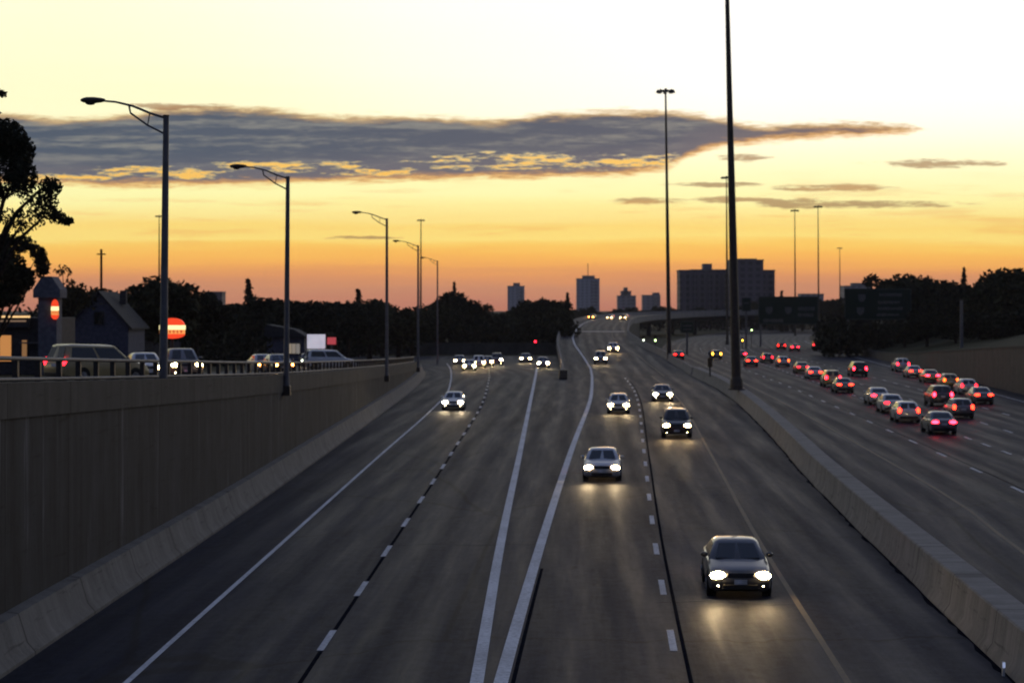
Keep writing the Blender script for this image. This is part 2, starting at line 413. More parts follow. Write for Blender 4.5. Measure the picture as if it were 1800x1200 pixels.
ZT = Interp([(15, 7.4), (44, 6.5), (65, 5.85), (99, 4.85), (140, 3.85), (180, 2.95), (225, 2.0), (252, 1.35), (268, .8)])
def ZG(Y): return max(.02, ZT(Y) - .4) if Y < 268 else max(0.02, .4 - (Y - 268) * .01)
YO = Interp([(15, 13.3), (41.6, 15.6), (64, 17.3), (79, 18.9), (107, 20.7), (175, 24.4), (240, 27.2), (300, 29.4), (360, 32), (430, 38), (500, 46), (600, 62), (800, 100)])
WR = Interp([(15, 35), (60, 39), (100, 42.2), (181, 49.5), (240, 54.5), (302, 60), (400, 69), (500, 80), (600, 95), (800, 135)])
ZR = Interp([(15, 6.5), (100, 5.6), (181, 4.6), (230, 3.2), (290, 1.5), (320, 1.1), (340, 1.05)])

# ------------------------------------------------------------------ ground, roads
def sheet(name, rows, mat, us=None, label=None, parent=None):
    """rows: list of lists of 3D points, each row across the road; UVs in metres"""
    mb = MB(); k = len(rows[0]); vs = [0.0]
    for i in range(1, len(rows)): vs.append(vs[-1] + (Vector(rows[i][0]) - Vector(rows[i-1][0])).length)
    for r in rows: mb.v += [tuple(p) for p in r]
    def uu(i, j): return (Vector(rows[i][j]) - Vector(rows[i][0])).length if us is None else us(rows[i][j])
    for i in range(len(rows) - 1):
        for j in range(k - 1):
            mb.face((i*k+j, i*k+j+1, (i+1)*k+j+1, (i+1)*k+j), ((uu(i, j), vs[i]), (uu(i, j+1), vs[i]), (uu(i+1, j+1), vs[i+1]), (uu(i+1, j), vs[i+1])))
    return mb.build(name, mat, parent, smooth=60)
gm = MB(); gm.quad((-9000, -600, -.35), (9000, -600, -.35), (9000, 16000, -.35), (-9000, 16000, -.35))
tag(gm.build('ground', GRASS), 'dark ground stretching to the horizon', 'ground', kind='structure')

rows = []
for Y in frange(12, 236, 6):
    a, b = WT(Y) + .02, BR(Y) + .12
    rows.append([(a + (b - a) * t / 10, Y, 0) for t in range(11)])
tag(sheet('road', rows, ASPH, us=lambda p: p[0] - GL(min(p[1], 236)) * .5 - GR(min(p[1], 236)) * .5), 'dark asphalt road with white lines splitting at the gore', 'road', kind='structure')
rows = []
for Y in frange(236, 338, 6):
    a, b = (WT(Y) + .02 if Y < 266 else WT(266) - (Y - 266) * .3), 7.5 + (Y - 236) * .01
    rows.append([(a + (b - a) * t / 6, Y, .0) for t in range(7)])
tag(sheet('exit_ramp', rows, ASPH), 'asphalt exit ramp running to a junction before the dark trees', 'road', kind='structure')
cs = [[(-120 + 22 * t, 318 + d, .0041) for t in range(7)] for d in (0, 8, 16)]
tag(sheet('cross_street', cs, ASPH), 'cross street at the end of the exit ramp', 'road', kind='structure')
rows = []
for Y in frange(12, 800, 9):
    a = (BR(Y) + 1.2) if Y < 236 else (YO(Y) - 3.5 if Y > 270 else BR(236) + 1.2 + (YO(Y) - 3.5 - BR(236) - 1.2) * (Y - 236) / 34)
    if Y >= 236: a = min(a, YO(Y) - 3.4)
    b = WR(Y)
    rows.append([(a + (b - a) * t / 10, Y, 0) for t in range(11)])
tag(sheet('highway', rows, ASPH_R, us=lambda p: p[0] - YO(p[1])), 'asphalt carriageway of departing traffic right of the median barrier', 'road', kind='structure')

def strip(mb, f, y0, y1, w, z=.005, zf=None, off=0.0, step=4.0, wf=None):
    ys = frange(y0, y1, step); n0 = len(mb.v)
    for Y in ys:
        X = f(Y) + off; s = (f(Y + .5) - f(Y - .5)); L = math.hypot(1, s); nx, ny = 1 / L, -s / L
        ww = w if wf is None else wf(Y)
        zz = z + (zf(Y) if zf else 0)
        mb.v += [(X - nx * ww / 2, Y - ny * ww / 2, zz), (X + nx * ww / 2, Y + ny * ww / 2, zz)]
    for i in range(len(ys) - 1): mb.face((n0+2*i, n0+2*i+1, n0+2*i+3, n0+2*i+2))
def mark(name, mb, mat, label): return tag(mb.build(name, mat), label, 'road marking', kind='structure')
mb = MB(); strip(mb, LL, 14, 290, .15); mark('edge_line', mb, WHITE, 'thin white edge line beside the tall left wall')
mb = MB(); strip(mb, GL, 14, 296, .30); mark('gore_line', mb, WHITE, 'thick white line on the left side of the gore')
mb = MB(); strip(mb, GR, 14, 236, .32); mark('gore_line', mb, WHITE, 'thick white line on the right side of the gore, bending onto the flyover')
mb = MB()
for k in range(-3, 26): strip(mb, D1, 47 + 8.7 * k - 1.45, 47 + 8.7 * k + 1.45, .17, step=1.5)
mark('lane_line', mb, DASHW, 'dashed white lane line on the exit ramp side')
mb = MB()
for k in range(-3, 21): strip(mb, D2, 47 + 9 * k - 1.5, 47 + 9 * k + 1.5, .18, step=1.5)
mark('lane_line', mb, DASHW, 'dashed white lane line leading up to the flyover')
mb = MB(); strip(mb, YL, 14, 236, .16); mark('edge_line', mb, YELLOW, 'worn yellow edge line left of the median barrier')
mb = MB(); strip(mb, D1, 14, 200, .11, z=.0035, off=.03); strip(mb, D2, 14, 220, .10, z=.0035, off=.25); strip(mb, GR, 14, 60, .10, z=.0035, off=.27)
crk_r = random.Random(21)
for Yc, xa, xb in ((53, 4, 8.5), (66, -4, 1), (84, 8, 13), (97, -6, -1)):
    n0 = len(mb.v); X, Yp = xa, Yc; cnt = 0
    while X < xb:                                   # wandering sealed cracks across the lanes
        w = crk_r.uniform(.012, .03); mb.v += [(X, Yp - w, .0042), (X, Yp + w, .0042)]; cnt += 1
        X += .35; Yp += crk_r.uniform(-.22, .22)
    for i in range(cnt - 1): mb.face((n0+2*i, n0+2*i+2, n0+2*i+3, n0+2*i+1))
mark('tar_seam', mb, TAR, 'black sealed seams running along the lane lines')
mb = MB(); strip(mb, YO, 14, 640, .17, step=8); mark('edge_line', mb, YELLOW, 'worn yellow edge line right of the median barrier')
OL = [3.7, 7.7, 11.6, 15.4]
for i, o in enumerate(OL):
    mb = MB(); per, ph, ln = ((10.5, 86.4, 3.0), (6.1, 108.9, 2.6), (9, 92, 3), (9, 95, 3))[i]
    k = -6
    while ph + per * k < 420:
        yc = ph + per * k; k += 1
        if yc > 20: strip(mb, lambda Y: YO(Y) + o * (1 + max(0, Y - 120) * .0011), yc - ln / 2, yc + ln / 2, .17, step=1.5)
    mark('lane_line', mb, DASHW, ('dashed white line next to the left lane of departing cars', 'second dashed white line among the departing cars', 'third dashed white line among the departing cars', 'dashed white line next to the rightmost lane of departing cars')[i])
mb = MB(); strip(mb, lambda Y: WR(Y) - 2.6, 20, 500, .16, step=8); mark('edge_line', mb, WHITE, 'white edge line along the right retaining wall')
mb = MB(); strip(mb, YO, 14, 300, .07, z=.0035, off=3.95)
mark('tar_seam', mb, TAR, 'black sealed seams on the right carriageway')

# left terrace (frontage level) behind the tall wall, and the right bank
rows = []
for Y in frange(5, 345, 10):
    x0 = (WT(min(Y, 266)) - 1.1)
    fade = 1.0 if Y < 300 else max(0, (345 - Y) / 45)
    rows.append([(x0 - d, Y, ZG(Y) * fade - (0 if d < 60 else .0) - (.012 if d else .0) * d * .15 - (.4 * (1 - fade))) for d in (0, 3, 8, 14, 22, 35, 60, 120, 300)])
tag(sheet('terrace_ground', rows, GRASS), 'dark raised ground behind the tall left wall', 'ground', kind='structure')
rows = []
for Y in frange(30, 300, 8):
    x0 = WT(min(Y, 262)) - 2.6
    rows.append([(x0 - d, Y, ZG(Y) + .03 - .0018 * (d + 1.5)) for d in (0, 3, 6, 9, 12)])
tag(sheet('frontage_road', rows, ASPH), 'frontage road on the raised ground behind the guardrail', 'road', kind='structure')
rows = []
for Y in frange(5, 520, 12):
    zb = ZR(min(Y, 330)); x0 = WR(Y) + .55
    rows.append([(x0 + d, Y, zb - .15 + min(4.5, d * .22) * min(1, max(0, (Y - 60) / 120))) for d in (0, 4, 9, 16, 24, 45, 120, 400)])
tag(sheet('bank_ground', rows, GRASS), 'dark bank rising behind the right retaining wall', 'ground', kind='structure')

# ------------------------------------------------------------------ left retaining wall
def prof_wall(f, y0, y1, prof, step=6.0, zf=None, cap=True):
    rings = []
    ys = frange(y0, y1, step)
    for Y in ys:
        X = f(Y); rings.append([(X + p[0], Y, p[1] if not callable(p[1]) else p[1](Y)) for p in prof])
    return MB().loft(rings, True, cap)
wall = empty('retaining_wall', (-12, 130, 0)); wall.location = (0, 0, 0)
tag(wall, 'tall dark streaked concrete retaining wall along the left side of the road', 'wall')
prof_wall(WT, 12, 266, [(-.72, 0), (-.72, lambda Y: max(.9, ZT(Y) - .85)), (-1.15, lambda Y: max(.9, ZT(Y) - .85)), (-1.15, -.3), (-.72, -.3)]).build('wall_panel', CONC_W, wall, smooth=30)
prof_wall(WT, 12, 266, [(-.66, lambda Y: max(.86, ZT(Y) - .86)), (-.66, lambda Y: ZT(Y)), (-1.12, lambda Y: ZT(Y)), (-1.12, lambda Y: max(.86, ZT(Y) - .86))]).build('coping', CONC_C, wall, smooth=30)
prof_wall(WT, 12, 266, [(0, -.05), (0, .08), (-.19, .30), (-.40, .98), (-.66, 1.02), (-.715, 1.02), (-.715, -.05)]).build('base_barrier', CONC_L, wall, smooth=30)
mb = MB(); random.seed(3)
for Y in frange(18, 250, 6):
    pass
# guardrail on the wall
gr = empty('guardrail', (0, 0, 0)); tag(gr, 'steel guardrail on dark posts along the top of the left wall', 'guardrail')
gp = MB().box((0, 0, .52), (.14, .18, 1.05)).build('post', DARKSTEEL, gr)
first = True
for Y in frange(40, 236, 2.2):
    o = gp if first else gp.copy()
    if not first: C.objects.link(o); o.parent = gr
    first = False; o.location = (WT(Y) - 1.5, Y, ZG(Y))
for zz in (.46, 1.0):
    rings = []
    for Y in frange(38, 240, 4):
        X = WT(Y) - 1.40; z = ZG(Y) + zz
        rings.append([(X + .05 * math.cos(a), Y, z + .055 * math.sin(a)) for a in [2 * math.pi * k / 8 for k in range(8)]])
    MB().loft(rings).build('rail', STEEL, gr, smooth=60)

# ------------------------------------------------------------------ median barrier
med = empty('median_barrier', (0, 0, 0)); tag(med, 'pale wide topped concrete median barrier between the two carriageways', 'barrier')
rnd = random.Random(4)
rings = []
for Y in frange(12, 236, 3):
    X = BR(Y); j = rnd.uniform(-.03, .03)
    rings.append([(X + a, Y, b) for a, b in ((j, -.05), (j, .07), (.13, .28), (.24, 1.04), (.28, 1.08), (1.04, 1.08), (1.08, 1.04), (1.18, .28), (1.34, .07), (1.34, -.05))])
MB().loft(rings).build('barrier_body', CONC, med, smooth=35)
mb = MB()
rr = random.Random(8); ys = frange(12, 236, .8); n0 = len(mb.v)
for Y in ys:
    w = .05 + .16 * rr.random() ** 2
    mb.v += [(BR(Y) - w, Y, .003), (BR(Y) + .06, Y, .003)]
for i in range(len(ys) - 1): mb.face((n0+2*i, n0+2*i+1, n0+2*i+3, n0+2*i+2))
tag(mb.build('foot_shadow_dirt', TAR), 'ragged dark strip of dirt and painted gap shadow along the foot of the median barrier', 'ground', kind='structure')  # dark strip stands in for the shaded gap, along with foot dirt
t = empty('reflector', (BR(42.4) - .12, 42.4, .0)); tag(t, 'small pale reflector post at the foot of the median barrier', 'reflector')
MB().box((0, 0, .16), (.05, .09, .32)).build('post', PLATE, t); MB().box((0, -.055, .25), (.06, .02, .12)).build('reflector_glow_face', emit('reflector_glow_face', (.5, .6, .9), .5), t)  # face emits by itself: a painted glint in place of returned light

# ------------------------------------------------------------------ flyover
#        Ymid-ish : left (x,y), gore line x, right (x,y), z
FS = [((6.3, 228), 9.7, (22.2, 228), 0.0), ((6.9, 245), 10.3, (22.7, 245), .06), ((7.2, 262), 10.8, (23.0, 262), .3), ((7.6, 290), 10.9, (22.9, 290), 1.1), ((8.0, 320), 10.9, (22.0, 320), 1.95),
      ((9.2, 360), 11.6, (22.3, 360), 2.8), ((12.0, 430), 14.6, (26.2, 430), 3.7), ((16.2, 500), 18.8, (31.2, 500), 4.55), ((21.6, 562), 24.0, (37.4, 558), 5.3),
      ((32, 626), None, (50, 612), 6.05), ((52, 682), None, (70, 662), 6.8), ((100, 722), None, (108, 702), 7.4), ((190, 740), None, (190, 720), 7.5)]
nF = len(FS)
iLx = Interp([(i, s[0][0]) for i, s in enumerate(FS)]); iLy = Interp([(i, s[0][1]) for i, s in enumerate(FS)])
iRx = Interp([(i, s[2][0]) for i, s in enumerate(FS)]); iRy = Interp([(i, s[2][1]) for i, s in enumerate(FS)])
iZ = Interp([(i, s[3]) for i, s in enumerate(FS)])
TS = frange(0, nF - 1, .2)
TSd = [t for t in TS if t > .35]
def fl(t, u, dz=0.0, off=0.0):                    # u: 0 left edge .. 1 right edge; off metres outward
    a = Vector((iLx(t), iLy(t), iZ(t))); b = Vector((iRx(t), iRy(t), iZ(t))); d = (b - a).normalized()
    return a + (b - a) * u + d * off + Vector((0, 0, dz))
fly = empty('flyover', (0, 0, 0)); tag(fly, 'concrete flyover ramp climbing and curving right towards the tower blocks', 'bridge')
rows = [[fl(t, u / 8) for u in range(9)] for t in TSd]
sheet('roadway', rows, ASPH, parent=fly)
def parapet(u, sgn, t0):
    rings = []
    for t in [q for q in TS if q >= t0]:
        # profile from the road side outwards
        rings.append([fl(t, u, z, sgn * o) for o, z in ((0, .02), (0, .10), (.12, .3), (.22, .98), (.42, .98), (.46, .3), (.46, -.75 if t > 7.5 else -.2), (.05, -.75 if t > 7.5 else -.2))])
    return MB().loft(rings).build('parapet', CONC_F, fly, smooth=35)
parapet(0, -1, .0); parapet(1, 1, .45)
rings = []                                         # ramp walls: solid fill as far as the abutment
for t in [q for q in TS if 1 <= q <= 8]:
    rings.append([fl(t, 0, -.06, -.3), fl(t, 1, -.06, .3), Vector((*fl(t, 1, 0, .3).xy, -.5)), Vector((*fl(t, 0, 0, -.3).xy, -.5))])
MB().loft(rings).build('ramp_wall', CONC_W, fly, smooth=35)
rings = []
for t in [q for q in TS if q >= 8]:
    rings.append([fl(t, 0, -.05, -.35), fl(t, 1, -.05, .35), fl(t, 1, -.75, .35), fl(t, .85, -1.9), fl(t, .15, -1.9), fl(t, 0, -.75, -.35)])
MB().loft(rings).build('deck', CONC_F, fly, smooth=35)
for t in (9, 10, 11, 12):
    for u in (.3, .7):
        p = fl(t, u); MB().tube([(p.x, p.y, -.4), (p.x, p.y, p.z - 1.95)], .75, 14).build('pier', CONC_W, fly, smooth=40)
mb = MB()
for i, t in enumerate([q for q in TSd]):
    pass
def fstrip(name, uf, w, mat, t0, t1):
    m_ = MB(); ts = [q for q in TSd if t0 <= q <= t1]
    for t in ts:
        u = uf(t); a = fl(t, u, .006, -w / 2); b = fl(t, u, .006, w / 2); m_.v += [tuple(a), tuple(b)]
    for i in range(len(ts) - 1): m_.face((2*i, 2*i+1, 2*i+3, 2*i+2))
    return m_.build(name, mat, fly)
gorex = Interp([(i, s[1]) for i, s in enumerate(FS) if s[1] is not None])
def ug(t):
    if t > 8: return .16
    a, b = iLx(t), iRx(t); return (gorex(t) - a) / (b - a)
fstrip('edge_line', ug, .28, WHITE, .4, 12); fstrip('edge_line', lambda t: .78, .16, YELLOW, .4, 12)
jt = MB(); a, b = fl(5.75, .05, .007), fl(5.75, .97, .007); a2, b2 = fl(5.83, .05, .007), fl(5.83, .97, .007); jt.quad(a, b, b2, a2); jt.build('expansion_joint', simple('joint_steel', (.3, .3, .31), .6, .3), fly)
cc = empty('crash_cushion', (6.1, 225.6, 0)); tag(cc, 'dark crash cushion at the nose of the flyover parapet', 'crash cushion')
for i in range(3): MB().box((0, -1.0 + i * 1.0, .55), (.95, .9, 1.1)).build('cushion_cell', BLACK, cc, bevel=.05)
MB().box((0, -1.55, .6), (.8, .06, .9)).build('nose_plate', YELLOW, cc)

# ------------------------------------------------------------------ right retaining wall and its low barrier
rw = empty('retaining_wall', (0, 0, 0)); tag(rw, 'brownish concrete retaining wall tapering away on the right of the departing traffic', 'wall')
prof_wall(WR, 20, 335, [(0, -.3), (0, lambda Y: ZR(Y)), (.55, lambda Y: ZR(Y)), (.55, -.3)], 6).build('wall_panel', CONC_R, rw, smooth=30)
prof_wall(WR, 20, 335, [(-.06, lambda Y: ZR(Y) + .003), (-.06, lambda Y: ZR(Y) + .16), (.61, lambda Y: ZR(Y) + .16), (.61, lambda Y: ZR(Y) + .003)], 6).build('coping', CONC_C, rw, smooth=30)
prof_wall(WR, 335.1, 560, [(-.3, -.3), (-.3, .08), (-.15, .3), (-.06, 1.02), (.14, 1.02), (.2, .3), (.35, .08), (.35, -.3)], 10).build('barrier_tail', CONC_R, rw, smooth=30)

# ------------------------------------------------------------------ boundary wall behind the junction
bw = empty('boundary_wall', (-12, 352, 0)); tag(bw, 'low grey wall behind the junction in front of the dark trees', 'wall')
MB().box((0, 0, .95), (46, .4, 2.1)).build('wall_panel', CONC_C, bw, bevel=.03); MB().box((0, 0, 2.06), (46.2, .55, .12)).build('coping', CONC_C, bw)

# ------------------------------------------------------------------ lamps
def cobra_lamp(px, pyt, Y, ybase, arm, lean, label):
    p = at(px, pyt, Y); zb = ybase
    o = empty('street_lamp', (p.x - lean, Y, zb)); h = p.z - zb
    tag(o, label, 'street lamp', 'cobra head lamps along the left wall')
    MB().tube([(0, 0, -.1), (0, 0, .25), (lean * .3, 0, h * .3), (lean, 0, h)], [.17, .15, .135, .10], 14).build('pole', STEEL, o, smooth=50)
    MB().box((0, .05, -.35), (.4, .5, .5)).build('base_bracket', DARKSTEEL, o, bevel=.03)
    # upper bent pipe arm, lower brace, truss struts
    top = [(lean, 0, h - .06), (lean - arm * .22, 0, h + .12), (lean - arm * .45, 0, h + .36), (lean - arm * .68, 0, h + .50), (lean - arm * .86, 0, h + .54)]
    MB().tube(top, [.045, .042, .04, .036, .034], 8).build('arm', STEEL, o, smooth=50)
    low = [(lean, 0, h - .62), (lean - arm * .25, 0, h - .30), (lean - arm * .48, 0, h + .12), (lean - arm * .5, 0, h + .36)]
    MB().tube(low, .034, 8).build('brace', STEEL, o, smooth=50)
    MB().tube([(lean - arm * .25, 0, h - .30), (lean - arm * .22, 0, h + .12)], .022, 6).build('strut', STEEL, o)
    hx = lean - arm * .99
    lh = MB(); rings = []
    for s, w, hh in ((0.42, .05, .05), (.3, .10, .08), (.05, .16, .11), (-.2, .17, .11), (-.36, .10, .07), (-.42, .03, .03)):
        rings.append([(hx + s, w * math.cos(a), h + .56 + hh * math.sin(a)) for a in [2 * math.pi * k / 10 for k in range(10)]])
    lh.loft(rings).build('lamp_head', DARKSTEEL, o, smooth=60)
    MB().sphere((hx - .08, 0, h + .47), (.18, .12, .08), 12, 6).build('lens', GLASS, o, smooth=60)
    MB().tube([(lean, 0, h), (lean, 0, h + .05)], .11, 12).build('pole_cap', DARKSTEEL, o)
for a in ((292, 205, 65, 5.45, 2.55, .10, 'nearest and tallest looking cobra head street lamp on the left wall'),
          (506, 312, 94, 4.55, 2.5, .08, 'second cobra head street lamp along the left wall, before the low lit shop'),
          (680, 385, 156, 2.9, 2.5, 0, 'third cobra head street lamp from the left, just left of a high mast'),
          (735, 432, 214, 1.8, 2.5, 0, 'far cobra head street lamp almost hidden against a high mast'),
          (769, 459, 290, .1, 2.3, 0, 'farthest and smallest cobra head street lamp')): cobra_lamp(*a)

def high_mast(px, pyt, Y, zb, lean, label, r=.32, n=8, pybot=None):
    p = at(px, pyt, Y); o = empty('high_mast_light', (p.x - lean, Y, zb)); h = p.z - zb
    tag(o, label, 'high mast', 'high mast lights along the highway')
    MB().tube([(0, 0, 0), (lean * .33, 0, h * .33), (lean * .66, 0, h * .66), (lean, 0, h)], [r, r * .8, r * .58, r * .36], 16).build('mast', DARKSTEEL, o, smooth=50)
    MB().tube([(0, 0, 0), (0, 0, .12), (0, 0, .16), (0, 0, .9), (0, 0, 1.2)], [r * 1.75, r * 1.75, r * 1.35, r * 1.3, r * .98], 16).build('base_flange', DARKSTEEL, o, smooth=30)
    rg = MB(); R0 = 1.15
    rg.tube([(lean + R0 * .55 * math.cos(a), R0 * .55 * math.sin(a), h - .1) for a in [2 * math.pi * k / 16 for k in range(17)]], .07, 6)
    rg.tube([(lean, 0, h - .2), (lean, 0, h + .35)], .2, 10)
    ring = rg.build('lamp_ring', DARKSTEEL, o)
    for k in range(n):
        a = 2 * math.pi * k / n; cx, cy = lean + R0 * math.cos(a), R0 * math.sin(a)
        q = MB(); q.tube([(lean + .15 * math.cos(a), .15 * math.sin(a), h + .1), (cx * .9 + lean * .1, cy * .9, h + .05)], .05, 6)
        q.tube([(cx, cy, h + .18), (cx, cy, h - .05), (cx, cy, h - .3)], [.12, .2, .34], 10)
        q.build('floodlight', DARKSTEEL, o, smooth=40)
high_mast(1276, -95, 169, 1.08, -.95, 'tall thick high mast rising out of the frame from the median barrier', r=.44)
high_mast(1170, 160, 280, .0, -.55, 'high mast with round lamp crown left of the thick median mast', r=.36)
high_mast(1277, 312, 450, 0, -.2, 'thin high mast seen right behind the thick median mast')
high_mast(1397, 370, 605, 0, -.2, 'left one of the pair of thin high masts above the green road signs')
high_mast(1438, 363, 585, 0, -.2, 'right one of the pair of thin high masts above the green road signs')
high_mast(1476, 436, 965, 0, -.2, 'smallest and farthest high mast, right of the pair', r=.42)
high_mast(280, 380, 636, 0, .1, 'pale distant high mast beside the nearest street lamp pole', r=.4)
high_mast(740, 387, 663, 0, .1, 'distant high mast among the far street lamps on the left', r=.42)

# ------------------------------------------------------------------ trees
def leaf_cloud(mb, clumps, size, rnd, flat=0.0):
    """clumps: (centre, radius xyz, number of leaf clusters)"""
    for c, r, n in clumps:
        for _ in range(n):
            d = Vector((rnd.gauss(0, 1), rnd.gauss(0, 1), rnd.gauss(0, 1))); d.normalize(); k = rnd.random() ** .45
            p = Vector((c[0] + d.x * r[0] * k, c[1] + d.y * r[1] * k, c[2] + d.z * r[2] * k))
            s = size * rnd.uniform(.55, 1.35)
            a = Vector((rnd.gauss(0, 1), rnd.gauss(0, 1), rnd.gauss(0, .7))).normalized(); b = a.orthogonal().normalized()
            b = (Matrix.Rotation(rnd.uniform(0, 6.28), 3, a) @ b); e = a.cross(b)
            n0 = len(mb.v)
            mb.v += [tuple(p - b * s), tuple(p - b * s * .2 + e * s * .5), tuple(p + b * s), tuple(p + b * s * .15 - e * s * .55)]
            mb.face((n0, n0 + 1, n0 + 2, n0 + 3))
def tree_proto(kind, seed):
    rnd = random.Random(seed); o = empty('tree', (0, 0, -200)); H = 10.0
    tr = MB(); cr = MB()
    if kind == 'conifer':
        tr.tube([(0, 0, -.3), (0, 0, H * .5), (0, 0, H * .98)], [.22, .13, .02], 8)
        z = H * .08
        while z < H * .99:
            f = 1 - z / H; rad = 1.75 * f ** .85 + .12; k = max(3, int(9 * f + 3))
            for i in range(k):
                a = rnd.uniform(0, 6.28); L = rad * rnd.uniform(.65, 1.12)
                for s in range(3):
                    q = (s + 1) / 3; leaf_cloud(cr, [((math.cos(a) * L * q, math.sin(a) * L * q, z - .28 * L * q), (.26, .26, .16), 5)], .24, rnd)
            z += .36 * (0.5 + f)
    else:
        wx, hz, n, dens, sz = {'round': (3.9, 3.6, 30, 95, .34), 'broad': (5.2, 3.0, 36, 95, .36), 'tall': (2.7, 4.2, 26, 90, .32), 'sparse': (2.6, 3.6, 20, 36, .24)}[kind]
        tr.tube([(0, 0, -.4), (.05, 0, H * .2), (-.05, .08, H * .42), (.1, 0, H * .7)], [.36, .27, .2, .06], 10)
        cz = H - hz - .3
        cl = []
        for i in range(n):
            d = Vector((rnd.gauss(0, 1), rnd.gauss(0, 1), rnd.gauss(0, 1))).normalized(); k = rnd.uniform(.35, .92)
            if d.z < -.35: d.z *= .6
            c = (d.x * wx * k, d.y * wx * k, cz + d.z * hz * k); r = rnd.uniform(.7, 1.35) * (.75 if kind == 'sparse' else 1)
            cl.append((c, (r * 1.15, r * 1.15, r * .85), dens))
            if i % 2 == 0 or kind == 'sparse':
                tr.tube([(0, 0, H * .3 + rnd.random() * 1.5), (c[0] * .45, c[1] * .45, cz + (c[2] - cz) * .3), c], [.11, .07, .02], 5)
        if kind != 'sparse':
            cl.append(((0, 0, cz), (wx * .75, wx * .75, hz * .75), 700))
            cl.append(((0, 0, cz - hz * .55), (wx * .8, wx * .8, hz * .5), 500))
        leaf_cloud(cr, cl, sz, rnd)
    tr.build('trunk', BARK, o, smooth=60)
    cr.build('crown', {'conifer': NEEDLE, 'round': LEAF, 'broad': LEAF2, 'tall': LEAF3, 'sparse': LEAF3}[kind], o)
    return o
PROTO = {}
for k, sd_ in (('round', 1), ('round', 7), ('broad', 2), ('broad', 9), ('tall', 3), ('conifer', 4), ('sparse', 5)):
    PROTO.setdefault(k, []).append(tree_proto(k, sd_))
used_proto = set(); trnd = random.Random(77)
def plant(kind, px, pyt, Y, label, group=None, zb=None, wide=1.0, name=None):
    p = at(px, pyt, Y)
    if zb is None:
        zb = ZG(Y) if (p.x < -12 and Y < 300) else -.3
    h = max(2.5, p.z - zb); pr = trnd.choice(PROTO[kind])
    if pr.name in used_proto: o = copy_tree(pr)
    else: o = pr; used_proto.add(pr.name)
    o.name = name or {'conifer': 'conifer_tree', 'sparse': 'sparse_tree'}.get(kind, 'tree')
    s = h / 10; o.location = (p.x, Y, zb); o.rotation_euler = (0, 0, trnd.uniform(0, 6.28)); o.scale = (s * wide, s * wide, s)
    tag(o, label, 'tree', group); return o
PROTO_NAMES = {}
GT = 'dark trees along the skyline'
# left, behind the frontage road
plant('sparse', 115, 458, 175, 'thin see-through tree just right of the big leafy mass on the left')
plant('conifer', 193, 458, 215, 'small dark conifer beside the wooden utility pole', wide=.8)
plant('broad', 150, 498, 260, 'low broad tree behind the gabled house on the left', wide=1.2)
plant('round', 292, 470, 200, 'large round dark tree behind the nearest street lamp pole', wide=1.25)
plant('round', 248, 492, 230, 'round tree tucked left of the large tree by the nearest lamp')
plant('broad', 345, 505, 210, 'lower shoulder tree right of the large round tree by the nearest lamp', wide=1.1)
plant('conifer', 437, 488, 300, 'slender conifer spire between the first and second street lamps', wide=.75)
for x, y, Y in ((390, 532, 330), (425, 522, 290), (462, 516, 260), (495, 518, 270), (528, 522, 250)):
    plant('round' if x % 2 else 'broad', x, y, Y, 'dark rounded tree in the row behind the second street lamp', GT, wide=1.25)
for x, y, Y in ((560, 532, 300), (590, 524, 310), (612, 530, 290)):
    plant('broad', x, y, Y, 'dark low tree in the row just right of the lit white board', GT, wide=1.3)
plant('conifer', 630, 506, 330, 'tiny conifer spire left of the third street lamp', wide=.8)
for x, y, Y in ((650, 515, 310), (672, 518, 330), (700, 530, 300), (725, 538, 340)):
    plant('round', x, y, Y, 'dark rounded tree in the row behind the third street lamp', GT, wide=1.25)
plant('broad', 800, 508, 380, 'large domed tree behind the far street lamps', wide=1.0, zb=0)
plant('conifer', 798, 494, 400, 'small spike of a conifer on top of the large domed tree', zb=0, wide=.6)
plant('round', 765, 520, 370, 'round tree forming the left shoulder of the large domed tree', zb=0)
plant('round', 833, 520, 390, 'round tree forming the right shoulder of the large domed tree', zb=0)
for x, y, Y in ((860, 540, 420), (878, 543, 400), (745, 536, 370)):
    plant('round', x, y, Y, 'low dark tree in the dip beside the large domed tree', GT, zb=0, wide=1.3)
for x, y, Y in ((915, 532, 430), (940, 522, 400), (968, 522, 410), (900, 545, 390)):
    plant('broad' if x > 930 else 'round', x, y, Y, 'dark tree in the clump below the left pale tower', GT, zb=0, wide=1.1)
plant('conifer', 997, 513, 420, 'pointed conifer between the two pale towers', zb=0, wide=.75)
plant('round', 982, 530, 390, 'round tree left of the flyover parapet', zb=0)
for x, y, Y in ((1012, 540, 800), (1035, 534, 820), (1056, 545, 800)):
    plant('round', x, y, Y, 'dark tree at the foot of the tall pale tower', GT, zb=0, wide=1.1)
for x, y, Y in ((1085, 541, 900), (1110, 538, 880), (1135, 543, 860), (1160, 536, 850), (1182, 540, 840)):
    plant('broad', x, y, Y, 'dark low tree on the skyline behind the flyover', GT, zb=0, wide=1.2)
